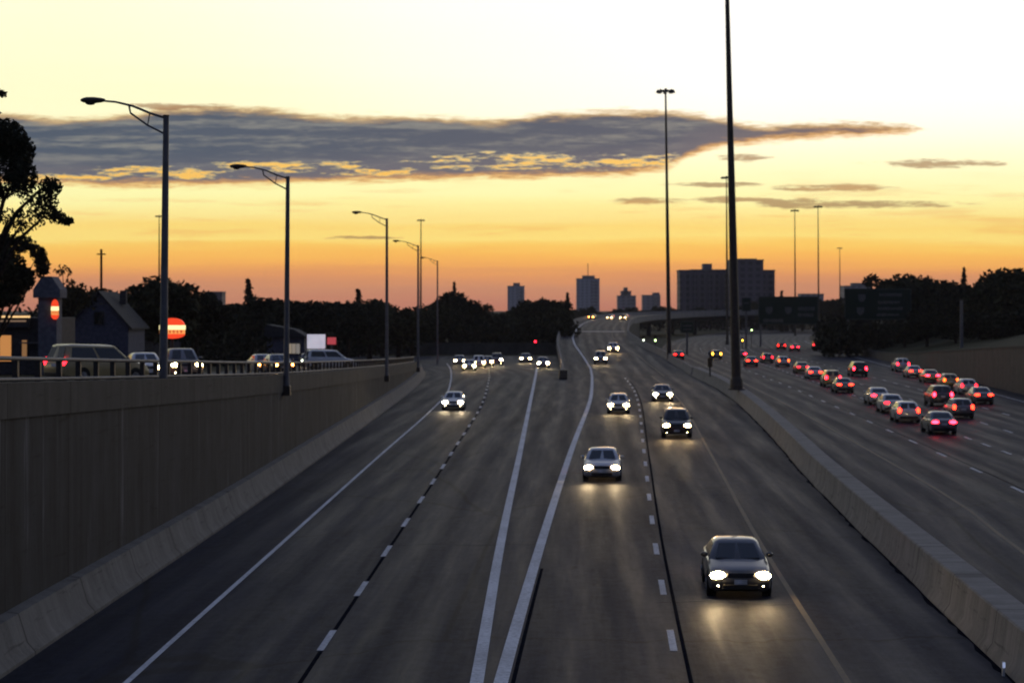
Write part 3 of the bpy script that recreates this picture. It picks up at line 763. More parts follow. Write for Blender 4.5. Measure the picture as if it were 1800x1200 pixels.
# right
for x, y, Y in ((1205, 540, 800), (1230, 536, 780), (1262, 538, 790), (1300, 534, 780), (1330, 525, 790), (1358, 515, 800)):
    plant('round' if x % 4 else 'broad', x, y, Y, 'dark tree in front of the long slab building', GT, zb=0, wide=1.15)
for x, y, Y in ((1385, 520, 760), (1410, 524, 740), (1440, 526, 700), (1468, 522, 680)):
    plant('broad', x, y, Y, 'dark low tree behind the left green road sign', GT, zb=0, wide=1.15)
plant('conifer', 1374, 510, 720, 'small conifer point right of the long slab building', zb=0, wide=.8)
plant('round', 1512, 506, 420, 'tree partly behind the right green road sign', zb=0, wide=1.0)
plant('broad', 1560, 482, 390, 'tree on the left side of the big right dome of foliage', zb=0, wide=1.0)
plant('round', 1605, 468, 360, 'largest domed tree on the right, above the green road sign', zb=0, wide=1.15)
plant('broad', 1650, 484, 340, 'tree on the right side of the big right dome of foliage', zb=0)
plant('conifer', 1694, 468, 400, 'thin spike of a tree between the two right hand domes', zb=0, wide=.55)
plant('broad', 1690, 494, 330, 'lower dark tree filling the dip between the two right domes', zb=0, wide=1.1)
plant('round', 1755, 456, 300, 'tall dark tree at the right edge with a knobbly top', zb=0, wide=1.1)
plant('tall', 1735, 470, 310, 'narrow tree leaning against the tall tree at the right edge', zb=0)
plant('round', 1806, 456, 290, 'tree cut by the right edge of the picture', zb=0, wide=1.1)
for x, y, Y in ((1630, 545, 300), (1680, 550, 285), (1735, 545, 270), (1785, 540, 255), (1590, 560, 320)):
    plant('broad', x, y, Y, 'low dark bushy tree on the bank above the right wall', GT, zb=1.5, wide=1.5)
# undergrowth: a far wood behind everything that reads as one dark mass
rnd = random.Random(12); wd = MB(); cl = []
def wood_row(x0, x1, n, Y0, Y1, top, cnt=170):
    for i in range(n):
        px = x0 + (x1 - x0) * (i + rnd.random() * .6) / n; Y = rnd.uniform(Y0, Y1); p = at(px, top + rnd.uniform(-6, 10), Y)
        zc = max(.8, p.z * .5); r = (x1 - x0) / n / FOC * Y * 1.1 + .8
        cl.append(((p.x, Y, zc), (r, 2.2, max(1.6, p.z * .55)), cnt))
wood_row(350, 760, 34, 345, 372, 548); wood_row(730, 1010, 22, 370, 384, 556); wood_row(1090, 1520, 30, 770, 800, 552); wood_row(1440, 1640, 18, 330, 350, 560)
leaf_cloud(wd, cl, .62, rnd)
tag(wd.build('undergrowth', LEAF2), 'dark mass of bushes and undergrowth below the trees', 'undergrowth', kind='stuff')
cl = []; wd = MB()
for i in range(120):
    px = -60 + 520 * (i + rnd.random() * .6) / 70 if i < 70 else -60 - 1300 * (i - 70 + rnd.random()) / 50; Y = rnd.uniform(215, 290); p = at(px, 572 + rnd.uniform(-25, 15), Y); zb = ZG(Y)
    cl.append(((p.x, Y, (p.z + zb) / 2), (2.2, 1.8, (p.z - zb) * .6 + .4), 150))
leaf_cloud(wd, cl, .42, rnd)
tag(wd.build('hedge', LEAF2), 'dark overgrown hedge behind the left shops and houses', 'hedge', kind='stuff')

# the big near tree at the left edge (its trunk stands outside the frame)
o = empty('leafy_tree', (-21.6, 78, ZG(78) - .1)); tag(o, 'big leafy tree whose boughs hang in from the upper left edge', 'tree')
z0 = o.location.z
def L(px, py, Y=78): p = at(px, py, Y); return (p.x + 21.6, p.y - 78, p.z - z0)
rnd = random.Random(31); cr = MB(); cl = []
for px, py, rx, rz, n, dY in ((8, 240, .9, .75, 520, 0), (28, 265, .8, .75, 430, .5), (36, 312, .7, .8, 420, -.4), (-4, 338, .6, .4, 170, .6), (-30, 290, 1.1, 1.2, 620, 0), (88, 328, .5, .42, 120, .2),
                             (60, 352, .55, .4, 45, -.3), (84, 356, .42, .5, 70, .5), (98, 380, .42, .34, 75, 0), (116, 388, .3, .18, 55, 0), (50, 385, .7, .45, 40, .3), (20, 385, .8, .45, 40, -.4),
                             (75, 372, .4, .5, 30, .3), (2, 165, .22, .16, 24, 0), (-40, 200, .9, .9, 400, 0), (35, 415, .5, .4, 18, 0), (-40, 392, .9, .5, 120, 0)):
    c = L(px, py, 78 + dY); cl.append((c, (rx, rx * 1.3, rz), int(n * 3.0)))
leaf_cloud(cr, cl, .10, rnd); cr.build('crown', LEAF2, o)
tr = MB(); tr.tube([(0, 0, -.5), (.1, 0, 3), (-.1, .2, 6), (.2, .1, 9.6)], [.42, .34, .26, .08], 12)
for a in ((8, 250), (36, 312), (90, 330), (98, 378), (2, 165), (60, 352), (20, 385), (-40, 400), (50, 392)):
    c = L(*a); tr.tube([(-.05, .1, max(3.2, c[2] - 3.2)), (c[0] * .45, c[1] * .5, c[2] - 1.0), (c[0] * .8, c[1], c[2] - .12), c], [.15, .09, .045, .012], 6)
tr.build('trunk', BARK, o, smooth=60)
o = empty('leafy_tree', (-31.0, 112, ZG(112))); tag(o, 'dense dark tree below the hanging boughs at the left edge', 'tree'); z0 = o.location.z
cr = MB(); cl = []
for px, py, rx, rz, n in ((0, 472, 1.7, 1.4, 800), (38, 490, .9, .85, 380), (0, 520, 1.5, .7, 600), (66, 446, .5, .55, 70), (40, 430, .8, .5, 110), (-50, 460, 1.6, 2.2, 800), (70, 468, .45, .7, 120), (5, 428, .8, .6, 130), (-40, 540, 1.6, 1.5, 500)):
    p = at(px, py, 112); cl.append(((p.x + 31, rnd.uniform(-.8, .8), p.z - z0), (rx, rx, rz), int(n * 3.0)))
leaf_cloud(cr, cl, .15, rnd); cr.build('crown', LEAF2, o)
tr = MB(); tr.tube([(0, 0, -.4), (.1, 0, 2), (0, 0, 5.5)], [.3, .24, .08], 10)
for q in cl: tr.tube([(0, 0, 1.5), (q[0][0] * .5, 0, q[0][2] * .6), q[0]], [.1, .06, .015], 5)
tr.build('trunk', BARK, o, smooth=60)

# ------------------------------------------------------------------ left side: shops, house, signs
LITW = emit('lit_window', (1, .42, .12), .5); LITS = emit('lit_strip', (1, .62, .26), 1.1)
WALLD = simple('render_dark', (.045, .044, .048), .8); WALLB = simple('pale_blue_siding', (.075, .08, .12), .8); ROOFD = simple('roof_shingle', (.022, .023, .028), .8, bump=.3)
STONE = simple('grey_stucco', (.11, .115, .14), .85)
SIGNR = emit('sign_red', (1, .07, .02), .95); SIGNY = emit('sign_yellow', (1, .88, .42), 1.3); SIGNW = emit('sign_white', (1, .85, .5), 2.0); SIGNO = emit('sign_orange', (1, .36, .09), 1.0)
LETR = emit('letter_red', (.7, .05, .02), .5)
YB = 140; zgb = ZG(YB)
b = empty('restaurant', (-38.5, YB, zgb)); tag(b, 'dark flat roofed restaurant with a lit fascia strip at the left edge', 'building')
MB().box((0, 3, 2.1), (9.0, 8, 4.2)).build('wall', WALLD, b, bevel=.03)
MB().box((.1, -1.35, 3.95), (6.0, .5, .95)).build('fascia', WALLD, b, bevel=.03)
MB().box((1.7, -1.63, 4.27), (3.0, .06, .14)).build('lit_strip', LITS, b); MB().box((1.6, -1.63, 3.95), (2.6, .05, .12)).build('lit_strip', emit('lit_strip_dim', (.8, .5, .3), .22), b)
for x, w, hgt, mt in ((1.2, .95, 1.9, LITW), (2.65, .35, 1.2, emit('lit_window_dim', (.7, .35, .14), .3)), (-.6, 1.2, 1.9, LITW)):
    f = MB().box((x, -1.06, 1.95), (w + .16, .12, hgt + .16)).build('window', WALLD, b); MB().box((x, -1.14, 1.95), (w, .04, hgt)).build('pane', mt, f)
MB().box((3.55, -1.3, 2.35), (2.4, .45, .1)).build('canopy', STEEL, b)
# tower with gabled cap and oval sign
tw = empty('sign_tower', (at(88, 560, 138).x, 138, ZG(138))); tag(tw, 'grey gabled sign tower with a bright red and white oval sign on its side', 'tower')
MB().box((0, 0, 3.1), (1.35, 1.6, 6.2)).build('shaft', STONE, tw, bevel=.03)
cp = MB(); w = .98
cp.loft([[(-w, -1.05, 5.6), (w, -1.05, 5.6), (w, -1.05, 6.2), (.35, -1.05, 7.15), (-.35, -1.05, 7.15), (-w, -1.05, 6.2)], [(-w, 1.05, 5.6), (w, 1.05, 5.6), (w, 1.05, 6.2), (.35, 1.05, 7.15), (-.35, 1.05, 7.15), (-w, 1.05, 6.2)]])
cp.build('gable_cap', STONE, tw)
def bun_sign(parent, c, w, h, depth, rz):
    """burger shaped emblem: red dome, pale bands with lettering strokes, red base"""
    M = Matrix.Translation(Vector(c)) @ Matrix.Rotation(rz, 4, 'Z')
    def sh(pts, d, name, mt):
        q = MB(); q.loft([[M @ Vector((x * w, -d / 2, z * h)) for x, z in pts], [M @ Vector((x * w, d / 2, z * h)) for x, z in pts]]); return q.build(name, mt, parent)
    dome = [(.5 * math.cos(a) * (1 if abs(math.cos(a)) < .9 else .97), .16 + .34 * math.sin(a)) for a in [math.pi * k / 14 for k in range(15)]]
    sh(dome, depth, 'red_dome', SIGNR)
    sh([(-.52, -.06), (.52, -.06), (.52, .15), (-.52, .15)], depth * .9, 'pale_band', SIGNY)
    lower = sh([(-.5, -.27), (.5, -.27), (.5, -.065), (-.5, -.065)], depth * .85, 'letter_band', SIGNO)
    lt = MB(); r_ = random.Random(2)
    for i in range(6):
        x = -.38 + i * .15; M2 = M @ Matrix.Translation(Vector((x * w, -depth * .46, -.165 * h))); lt.box((0, 0, 0), (.05 * w, .03, .14 * h), mat=M2)
        if i % 2: lt.box((0, 0, 0), (.11 * w, .03, .04 * h), mat=M2 @ Matrix.Translation(Vector((0, 0, .05 * h))))
    lt.build('lettering', LETR, lower)
    sh([(.5 * math.cos(a), -.275 + .22 * math.sin(a)) for a in [math.pi + math.pi * k / 12 for k in range(13)]], depth, 'red_base', SIGNR)
bun_sign(tw, (.58, -.92, 4.75), .52, 1.45, .22, R(20))
ps = empty('pole_sign', (at(303, 577, 160).x, 160, ZG(160))); tag(ps, 'glowing bun shaped red and yellow restaurant sign on a pole', 'sign')
zc = at(303, 577, 160).z - ps.location.z
bun_sign(ps, (0, 0, zc), 2.1, 1.75, .35, 0)
MB().tube([(0, .1, 0), (0, .1, zc - .6)], .1, 10).build('pole', DARKSTEEL, ps)
# gabled house
hp = at(190, 600, 185); hs = empty('house', (hp.x, 185, ZG(185))); tag(hs, 'pale blue sided house with a dark gable roof behind the tower sign', 'house')
def gable_house(o, w, d, eave, ridge, wm, rm):
    h = MB(); h.loft([[(-w/2, -d/2, -.3), (w/2, -d/2, -.3), (w/2, -d/2, eave), (0, -d/2, ridge), (-w/2, -d/2, eave)], [(-w/2, d/2, -.3), (w/2, d/2, -.3), (w/2, d/2, eave), (0, d/2, ridge), (-w/2, d/2, eave)]])
    h.build('wall', wm, o)
    for s in (-1, 1):
        r = MB(); th = .14; ex = w/2 + .4; ez = eave - .4 * (ridge - eave) / (w/2)
        r.loft([[(0, -d/2-.4, ridge + .02), (s*ex, -d/2-.4, ez + .02), (s*ex, -d/2-.4, ez + th + .05), (0, -d/2-.4, ridge + th + .05)], [(0, d/2+.4, ridge + .02), (s*ex, d/2+.4, ez + .02), (s*ex, d/2+.4, ez + th + .05), (0, d/2+.4, ridge + th + .05)]])
        r.build('roof', rm, o)
gable_house(hs, 5.6, 8, 4.3, 7.4, WALLB, ROOFD)
for x, z in ((-1.4, 1.6), (1.4, 1.6), (0, 5.0)):
    f = MB().box((x, -4.03, z), (1.0, .1, 1.3)).build('window', WALLD, hs); MB().box((x, -4.09, z), (.8, .04, 1.1)).build('pane', GLASS, f)
f = MB().box((0, -4.03, 1.05), (.95, .1, 2.1)).build('door', WALLD, hs); MB().sphere((.35, -4.1, 1.0), .05, 8, 6).build('handle', STEEL, f)
MB().box((1.3, 1.0, 7.0), (.6, .6, 1.4)).build('chimney', WALLD, hs)
h2 = empty('house', (at(235, 560, 205).x, 205, ZG(205))); tag(h2, 'second house with a grey roof, right of the pale blue house', 'house')
gable_house(h2, 5.0, 9, 3.4, 6.4, STONE, ROOFD); h2.rotation_euler = (0, 0, R(-38))
for x in (-1.2, 1.2):
    f = MB().box((x, -4.53, 1.6), (1.0, .1, 1.2)).build('window', WALLD, h2); MB().box((x, -4.59, 1.6), (.8, .04, 1.0)).build('pane', GLASS, f)
# low lit shop
sp_ = empty('shop', (at(503, 595, 232).x, 232, ZG(232))); tag(sp_, 'low shop with one lit window behind the second street lamp', 'shop')
sh = 4.2
MB().box((0, 2, 1.7), (4.6, 5, 3.4)).build('wall', WALLB, sp_, bevel=.03)
rf = MB(); rf.loft([[(-3.2, -1, 3.4), (2.8, -1, 3.4), (1.0, -.8, 4.4), (-2.3, -.8, 5.0)], [(-3.2, 5, 3.4), (2.8, 5, 3.4), (1.0, 4.8, 4.4), (-2.3, 4.8, 5.0)]]); rf.build('roof', ROOFD, sp_)
f = MB().box((1.0, -.56, 2.05), (1.75, .1, 1.4)).build('window', WALLD, sp_)
for i, cc_ in enumerate(((.62, .5, .36), (.5, .42, .34), (.42, .38, .34))): MB().box((.48 + i * .52, -.63, 2.05), (.46, .04, 1.2)).build('pane', emit('shop_pane_%s' % 'abc'[i], cc_, .42), f)
bp_ = at(556, 600, 215); lb = empty('lit_board', (bp_.x, 215, ZG(215))); tag(lb, 'glowing white board on two legs beside the low shop', 'sign'); bz = bp_.z - lb.location.z
MB().box((0, 0, bz), (2.2, .2, 1.75)).build('frame', STEEL, lb, bevel=.02)
m, q, b = newmat('board_glow'); t = q.n('ShaderNodeTexCoord').outputs['Object']
q.put(b.inputs['Emission Color'], q.mix(q.noise(t, 1.6, 3), (.42, .42, .52), (.9, .9, 1.0))); b.inputs['Emission Strength'].default_value = .62
MB().box((0, -.12, bz), (2.06, .05, 1.6)).build('face', m, lb)
for x in (-.75, .75): MB().tube([(x, 0, 0), (x, 0, bz - .8)], .07, 8).build('leg', STEEL, lb)
rp = at(583, 599, 214); rs = empty('red_sign', (rp.x, 214, ZG(214))); tag(rs, 'small dim red sign on a post right of the glowing white board', 'sign'); rz_ = rp.z - rs.location.z
MB().box((0, 0, rz_), (1.0, .1, .8)).build('sign_face', emit('dim_red', (.75, .1, .12), .5), rs, bevel=.02); MB().tube([(0, .06, 0), (0, .06, rz_)], .06, 8).build('post', STEEL, rs)
up_ = at(178, 438, 190); ut = empty('utility_pole', (up_.x, 190, ZG(190))); tag(ut, 'plain wooden utility pole rising above the left houses', 'pole')
MB().tube([(0, 0, -.3), (0, 0, up_.z - ut.location.z)], [.17, .11], 10).build('pole', BARK, ut, smooth=60); MB().box((0, 0, up_.z - ut.location.z - .5), (.9, .1, .12)).build('crossarm', BARK, ut)
rp2 = at(1690, 520, 250); u2 = empty('utility_pole', (rp2.x, 250, 1.5)); tag(u2, 'pale grey pole standing before the dark trees on the right', 'pole')
MB().tube([(0, 0, -.3), (0, 0, at(1690, 528, 250).z - 1.5)], [.26, .19], 12).build('pole', STEEL, u2, smooth=60); MB().tube([(0, 0, at(1690, 528, 250).z - 1.5), (0, 0, at(1690, 526, 250).z - 1.5)], [.22, .16], 12).build('cap', DARKSTEEL, u2)

# ------------------------------------------------------------------ far buildings
def facade(name, col, sx, sz, dark):
    m, q, b = newmat(name); t = q.n('ShaderNodeTexCoord').outputs['Object']; sp = q.n('ShaderNodeSeparateXYZ'); q.put(sp.inputs[0], t); x, y, z = sp.outputs
    fx = q.m('ABSOLUTE', q.m('SUBTRACT', q.m('FRACT', q.m('DIVIDE', q.m('ADD', x, y), sx)), .5)); fz = q.m('ABSOLUTE', q.m('SUBTRACT', q.m('FRACT', q.m('DIVIDE', z, sz)), .5))
    w = q.m('MULTIPLY', q.ss(fx, .30, .27), q.ss(fz, .30, .27))
    q.put(b.inputs['Base Color'], q.mix(w, q.mix(q.noise(t, .2, 4), tuple(c * .85 for c in col), tuple(c * 1.15 for c in col)), tuple(c * dark for c in col))); b.inputs['Roughness'].default_value = .7
    return m
FA = facade('tower_facade', (.40, .41, .47), 4.5, 3.0, .6); FB = facade('slab_facade', (.16, .13, .15), 3.6, 2.9, .5); FC = facade('far_facade', (.34, .31, .33), 5, 3.2, .6)
ROOFB = simple('roof_block', (.22, .2, .21), .8)
def block(px0, px1, pyt, Y, depth, mat, label, extras=(), name='tower_block', cat='tower block', rz=0.0, balc=True):
    a, b_ = at(px0, pyt, Y), at(px1, pyt, Y); w = b_.x - a.x; h = a.z + .4
    o = empty(name, ((a.x + b_.x) / 2, Y + depth / 2, -.4), rz); tag(o, label, cat)
    MB().box((0, 0, h / 2), (w, depth, h)).build('wall', mat, o)
    MB().box((0, 0, h + .25), (w + .5, depth + .5, .5)).build('parapet', ROOFB, o)
    for i, (x0, x1, yt) in enumerate(extras):
        e0, e1 = at(x0, yt, Y), at(x1, yt, Y); MB().box(((e0.x + e1.x) / 2 - (a.x + b_.x) / 2, 0, (h + .5 + e0.z + .4) / 2 + .001), (e1.x - e0.x, depth * .55, e0.z + .4 - h - .5)).build('penthouse', ROOFB, o)
    if balc:
        n = min(14, max(3, int(h / 3.2)))
        for i in range(1, n):
            MB().box((w * .28, -depth / 2 - .5, h * i / n), (w * .3, 1.0, .9)).build('balcony', ROOFB, o)
    return o
t = block(892, 922, 503, 2000, 16, FA, 'pale grey tower block on the left of the skyline', ((902, 914, 497),))
t = block(1014, 1054, 490, 1900, 20, FA, 'tallest pale grey tower block with an antenna, centre of the skyline', ((1024, 1046, 484),))
MB().tube([(0, 0, 40), (0, 0, at(1034, 462, 1900).z)], .35, 6).build('antenna', DARKSTEEL, t)
t = block(1086, 1118, 520, 1800, 18, FC, 'stepped tower block just left of the lamp crowned mast', ((1092, 1110, 511), (1097, 1104, 505)))
t = block(1130, 1161, 519, 1850, 18, FC, 'low twin topped block right beside the lamp crowned mast', ((1148, 1160, 514),))
t = block(1195, 1362, 476, 900, 16, FB, 'long dark slab building behind the thick median mast', ((1238, 1253, 463), (1215, 1290, 473)), 'slab_building', 'building', balc=False)
for i in range(10): MB().box((-20 + i * 2.3, -8.35, 13), (.5, .7, 26)).build('fin', ROOFB, t)
block(1284, 1342, 458, 880, 14, FB, 'higher dark block rising out of the long slab building', ((1300, 1332, 454),), 'slab_building', 'building', balc=False)
block(1484, 1532, 503, 1500, 18, FC, 'distant flat building between the high masts and the right dome of trees', ((1500, 1524, 497),), 'office_building', 'building', balc=False)
block(1408, 1448, 517, 1550, 18, FC, 'distant low building behind the pair of thin high masts', (), 'office_building', 'building', balc=False)
block(362, 390, 514, 900, 12, FB, 'small dark block on the skyline left of the slender conifer', (), 'office_building', 'building', balc=False)

# ------------------------------------------------------------------ green road signs
GREEN = simple('sign_green', (.006, .024, .018), .6, .2, var=.15); SIGNTXT = simple('sign_legend', (.10, .105, .105), .6, .2); BLUE = simple('sign_blue', (.03, .035, .12), .6)
def road_sign(px0, px1, py0, py1, Y, label, shields, lines, posts, zb=0.0):
    a, b_ = at(px0, py0, Y), at(px1, py1, Y); w, h = b_.x - a.x, a.z - b_.z; cx = (a.x + b_.x) / 2; o = empty('road_sign', (cx, Y, zb)); tag(o, label, 'road sign')
    cz = (a.z + b_.z) / 2 - zb
    pn = MB().box((0, 0, cz), (w, .14, h)).build('panel', GREEN, o, bevel=.04)
    bd = MB()
    for s in (-1, 1): bd.box((s * (w / 2 - .12), -.08, cz), (.07, .02, h - .24)); bd.box((0, -.08, cz + s * (h / 2 - .12)), (w - .31, .02, .07))
    bd.build('border', SIGNTXT, pn)
    for x, z, s in shields:
        sd2 = MB(); sd2.loft([[(x * w + u * s, d, cz + z * h + v * s) for u, v in ((-.5, .5), (.5, .5), (.5, -.1), (.3, -.42), (0, -.6), (-.3, -.42), (-.5, -.1))] for d in (-.11, -.075)]); sd2.build('route_shield', SIGNTXT, pn)
    r_ = random.Random(int(px0))
    for x0, x1, z, hh in lines:
        tx = MB(); x = x0
        while x < x1:
            ww = r_.uniform(.018, .034); tx.box(((x + ww / 2) * w, -.085, cz + (z + r_.uniform(-.006, .006)) * h), (ww * w * .8, .02, hh * h * r_.choice((.7, 1, 1)))); x += ww
        tx.build('legend', SIGNTXT, pn)
    for x in posts: MB().tube([(x * w, .35, 0), (x * w, .35, cz + h / 2)], .22, 10).build('post', STEEL, o)
    MB().box((0, .2, cz + h * .2), (w * .98, .14, .2)).build('stringer', STEEL, o); MB().box((0, .2, cz - h * .2), (w * .98, .14, .2)).build('stringer', STEEL, o)
    return o
road_sign(1333, 1438, 521, 570, 420, 'dark green overhead road sign with two pale route shields', ((-.32, .0, 1.5), (0, .0, 1.5)), ((.16, .44, .06, .14), (.16, .40, -.16, .12), (-.42, -.1, -.36, .12)), (-.46, .46))
road_sign(1484, 1602, 507, 562, 335, 'larger dark green road sign with pale shields and four lines of legend', ((-.24, .2, 1.3), (-.26, -.22, 1.3)), ((.02, .34, .30, .1), (.0, .32, .06, .1), (.0, .36, -.14, .1), (-.02, .3, -.34, .1)), (-.44, .44))
road_sign(1304, 1320, 523, 547, 400, 'small dark sign panel just right of the thick median mast', (), ((-.3, .3, .1, .12),), (0,))
road_sign(1196, 1220, 564, 585, 350, 'small dark green sign against the flyover ramp wall', (), ((-.36, .36, .1, .16), (-.3, .3, -.2, .14)), (0,))

# ------------------------------------------------------------------ signals and small lights
def signal(px, py, Y, lit, label, zb=0.0, mats=(), arm=0.0):
    p = at(px, py, Y); o = empty('traffic_signal', (p.x + arm, Y, zb)); tag(o, label, 'traffic light'); z = p.z - zb
    idx = {'red': 0, 'amber': 1, 'green': 2, 'white': 2}[lit]; zc = z + (idx - 1) * .34 
    MB().tube([(0, .12, 0), (0, .12, zc + .55)], .075, 10).build('pole', DARKSTEEL, o)
    if arm: MB().tube([(0, .12, zc + .45), (-arm, .12, zc + .45)], .05, 8).build('mast_arm', DARKSTEEL, o)
    hd = MB().box((-arm, 0, zc), (.36, .2, 1.1)).build('signal_head', BLACK, o, bevel=.03)
    for i in range(3):
        mt = {'red': RED_ON, 'amber': TAIL_AMB, 'green': GREEN_ON, 'white': WHITE_ON}[lit] if i == idx else BLACK
        MB().sphere((-arm, -.1, zc + (1 - i) * .34), (.15, .06, .15), 14, 8).build('lens', mt, hd, smooth=60)
        MB().tube([(-arm, -.1, zc + (1 - i) * .34 + .02), (-arm, -.28, zc + (1 - i) * .34 + .03)], .165, 12, cap=False).build('visor', BLACK, hd)
signal(941, 600, 318, 'red', 'traffic light showing red at the end of the exit ramp')
signal(1152, 598, 345, 'green', 'traffic light showing green between the flyover ramp and the lamp crowned mast')
signal(1131, 598, 348, 'white', 'traffic light with a pale greenish lamp, hard against the flyover ramp wall')
signal(1321, 580, 420, 'green', 'traffic light showing green just right of the thick median mast')
signal(1305, 598, 400, 'amber', 'traffic light glowing amber low behind the thick median mast')
signal(893, 570, 390, 'amber', 'amber beacon glowing high in front of the trees left of the red light')
signal(879, 572, 388, 'amber', 'left hand amber beacon, the dimmer neighbour in front of the trees')
# marker post on the median
mp = empty('marker_post', (at(1248, 640, 203).x, 203, 1.08)); tag(mp, 'slim marker post with a brown box standing on the median barrier', 'post')
MB().tube([(0, 0, 0), (0, 0, 2.4)], .09, 10).build('post', DARKSTEEL, mp); MB().box((0, -.02, 1.5), (.5, .3, 1.0)).build('box', simple('brown_box', (.09, .06, .03), .7), mp, bevel=.03); MB().sphere((0, 0, 2.5), (.2, .2, .26), 12, 8).build('cap', STEEL, mp, smooth=60)

# ------------------------------------------------------------------ cars
CAR = {}
def paintcar(name, col, metal=.3):
    m = simple(name, col, .3, .5, metal, .06, 1.0, coat=.6); return m
def make_car(kind):
    P = {'sedan': dict(L=4.6, hw=.91, sill=.2, hood=(.70, .86, .95), belt=1.0, roof=1.45, wb=-.95, rf=-.2, rr=.85, rb=1.62, tail=1.03, wr=.32, hl=.67),
         'hatchback': dict(L=4.2, hw=.88, sill=.2, hood=(.72, .90, .98), belt=1.02, roof=1.50, wb=-.95, rf=-.15, rr=1.45, rb=1.95, tail=1.05, wr=.31, hl=.69),
         'suv': dict(L=4.7, hw=.95, sill=.28, hood=(.85, 1.04, 1.10), belt=1.16, roof=1.76, wb=-.95, rf=-.25, rr=1.75, rb=2.16, tail=1.18, wr=.37, hl=.82),
         'van': dict(L=4.9, hw=.98, sill=.24, hood=(.80, 1.0, 1.10), belt=1.14, roof=1.82, wb=-1.35, rf=-.5, rr=2.1, rb=2.36, tail=1.16, wr=.34, hl=.76)}[kind]
    o = empty(kind if kind != 'suv' else 'sports_utility', (0, 0, -300)); hl = P['L'] / 2; hw = P['hw']; s0 = P['sill']
    body = simple('paint_' + kind, (.2, .2, .2)); h0, h1, h2 = P['hood']; bt = P['belt']
    rings = []
    for y, w, zl, zt in ((-hl, .80, .38, h0 - .10), (-hl + .05, .90, .28, h0), (-hl + .25, .96, s0, h0 + (h1 - h0) * .6), (-hl + .6, .99, s0, h1), (P['wb'] - .1, 1.0, s0, h2), (P['wb'] + .25, 1.0, s0, bt), (0, 1.0, s0, bt), (P['rb'] * .6, 1.0, s0, bt + .01),
                         (min(P['rb'] + .05, hl - .3), .985, s0, P['tail']), (hl - .2, .96, s0 + .03, P['tail'] - .02), (hl - .05, .91, .3, P['tail'] - .1), (hl, .82, .4, P['tail'] - .28)):
        W_ = hw * w; half = [(W_ * .80, zl), (W_ * .97, zl + .08), (W_, zl + (zt - zl) * .45), (W_ * .985, zl + (zt - zl) * .72), (W_ * .95, zt - .06), (W_ * .84, zt), (W_ * .4, zt + .025)]
        ring = [(x, y, z) for x, z in half] + [(-x, y, z) for x, z in reversed(half)]
        rings.append(ring)
    B = MB(); B.loft(rings)
    # greenhouse
    bw_, rw_ = hw * .90, hw * .68
    zb, zr = bt - .02, P['roof']
    def ring(z, yf, yr, w, c): return [(-w, yf + c, z), (-w + c, yf, z), (0, yf - c * .5, z), (w - c, yf, z), (w, yf + c, z), (w, yr - c, z), (w - c, yr, z), (0, yr + c * .4, z), (-w + c, yr, z), (-w, yr - c, z)]
    GH = [ring(zb - .05, P['wb'] - .05, P['rb'] + .03, bw_ * 1.02, .14), ring(zb, P['wb'], P['rb'], bw_, .14), ring(zr - .06, P['rf'] - .05, P['rr'] + .05, rw_ * 1.03, .12), ring(zr, P['rf'] + .12, P['rr'] - .12, rw_ * .86, .12), ring(zr + .018, P['rf'] + .4, P['rr'] - .4, rw_ * .5, .1)]
    B.loft(GH)
    bo = B.build('body', body, o, smooth=38)
    # glazing: panels laid just proud of the pillars
    def lerp(a, b, t): return Vector(a) + (Vector(b) - Vector(a)) * t
    def pane(name, bl, br, tl, tr, n, m0=.08, m1=.12, s0_=.07, s1_=.07):
        n = Vector(n).normalized() * .012
        def p(u, v): return lerp(lerp(bl, br, u), lerp(tl, tr, u), v) + n
        q = MB(); a, b, c, d = p(s0_, m0), p(1 - s1_, m0), p(1 - s1_, 1 - m1), p(s0_, 1 - m1)
        q.quad(a, b, c, d); q.quad(a - n, d - n, c - n, b - n)
        for e, f_ in ((a, b), (b, c), (c, d), (d, a)): q.quad(e - n, f_ - n, f_, e)
        return q.build(name, GLASS, o)
    r1, r2 = GH[1], GH[2]
    fn = (0, -(zr - zb), (P['rf'] - P['wb'])); rn = (0, (zr - zb), (P['rb'] - P['rr']))
    lift = lambda v, d: Vector(v) + Vector(d)
    pane('windscreen', lift(r1[1], (0, -.035, 0)), lift(r1[3], (0, -.035, 0)), lift(r2[1], (0, -.035, 0)), lift(r2[3], (0, -.035, 0)), fn, .05, .08, .02, .02)
    pane('rear_window', lift(r1[6], (0, .03, 0)), lift(r1[8], (0, .03, 0)), lift(r2[6], (0, .03, 0)), lift(r2[8], (0, .03, 0)), rn, .1, .1, .04, .04)
    for s in (1, -1):
        a, b = (r1[4], r1[5]) if s == 1 else (r1[0], r1[9]); c, d = (r2[4], r2[5]) if s == 1 else (r2[0], r2[9])
        nn = (s * (zr - zb), 0, (bw_ - rw_))
        mb_, mt_ = lerp(a, b, .5), lerp(c, d, .5)
        pane('side_window', a, mb_, c, mt_, nn, .08, .12, .08, .04); pane('side_window', mb_, b, mt_, d, nn, .08, .12, .04, .08)
        mi = MB(); mi.sphere((s * (bw_ + .13), P['wb'] + .32, bt + .07), (.11, .07, .08), 10, 6); mi.build('mirror', body, o, smooth=60)
        # lamps
        hlm = MB(); hlm.sphere((s * hw * .70, -hl + .07, P['hl'] - .0), (.22, .11, .12), 14, 8); hlm.build('headlight', HEAD_ON, o, smooth=60)
        fg = MB(); fg.sphere((s * hw * .68, -hl + .05, .40), (.07, .05, .05), 10, 6); fg.build('added_fog_lamp', HEAD_ON, o, smooth=60)  # lit fog lamps added so the headlights look larger
        tl = MB(); tz = P['tail'] - .17
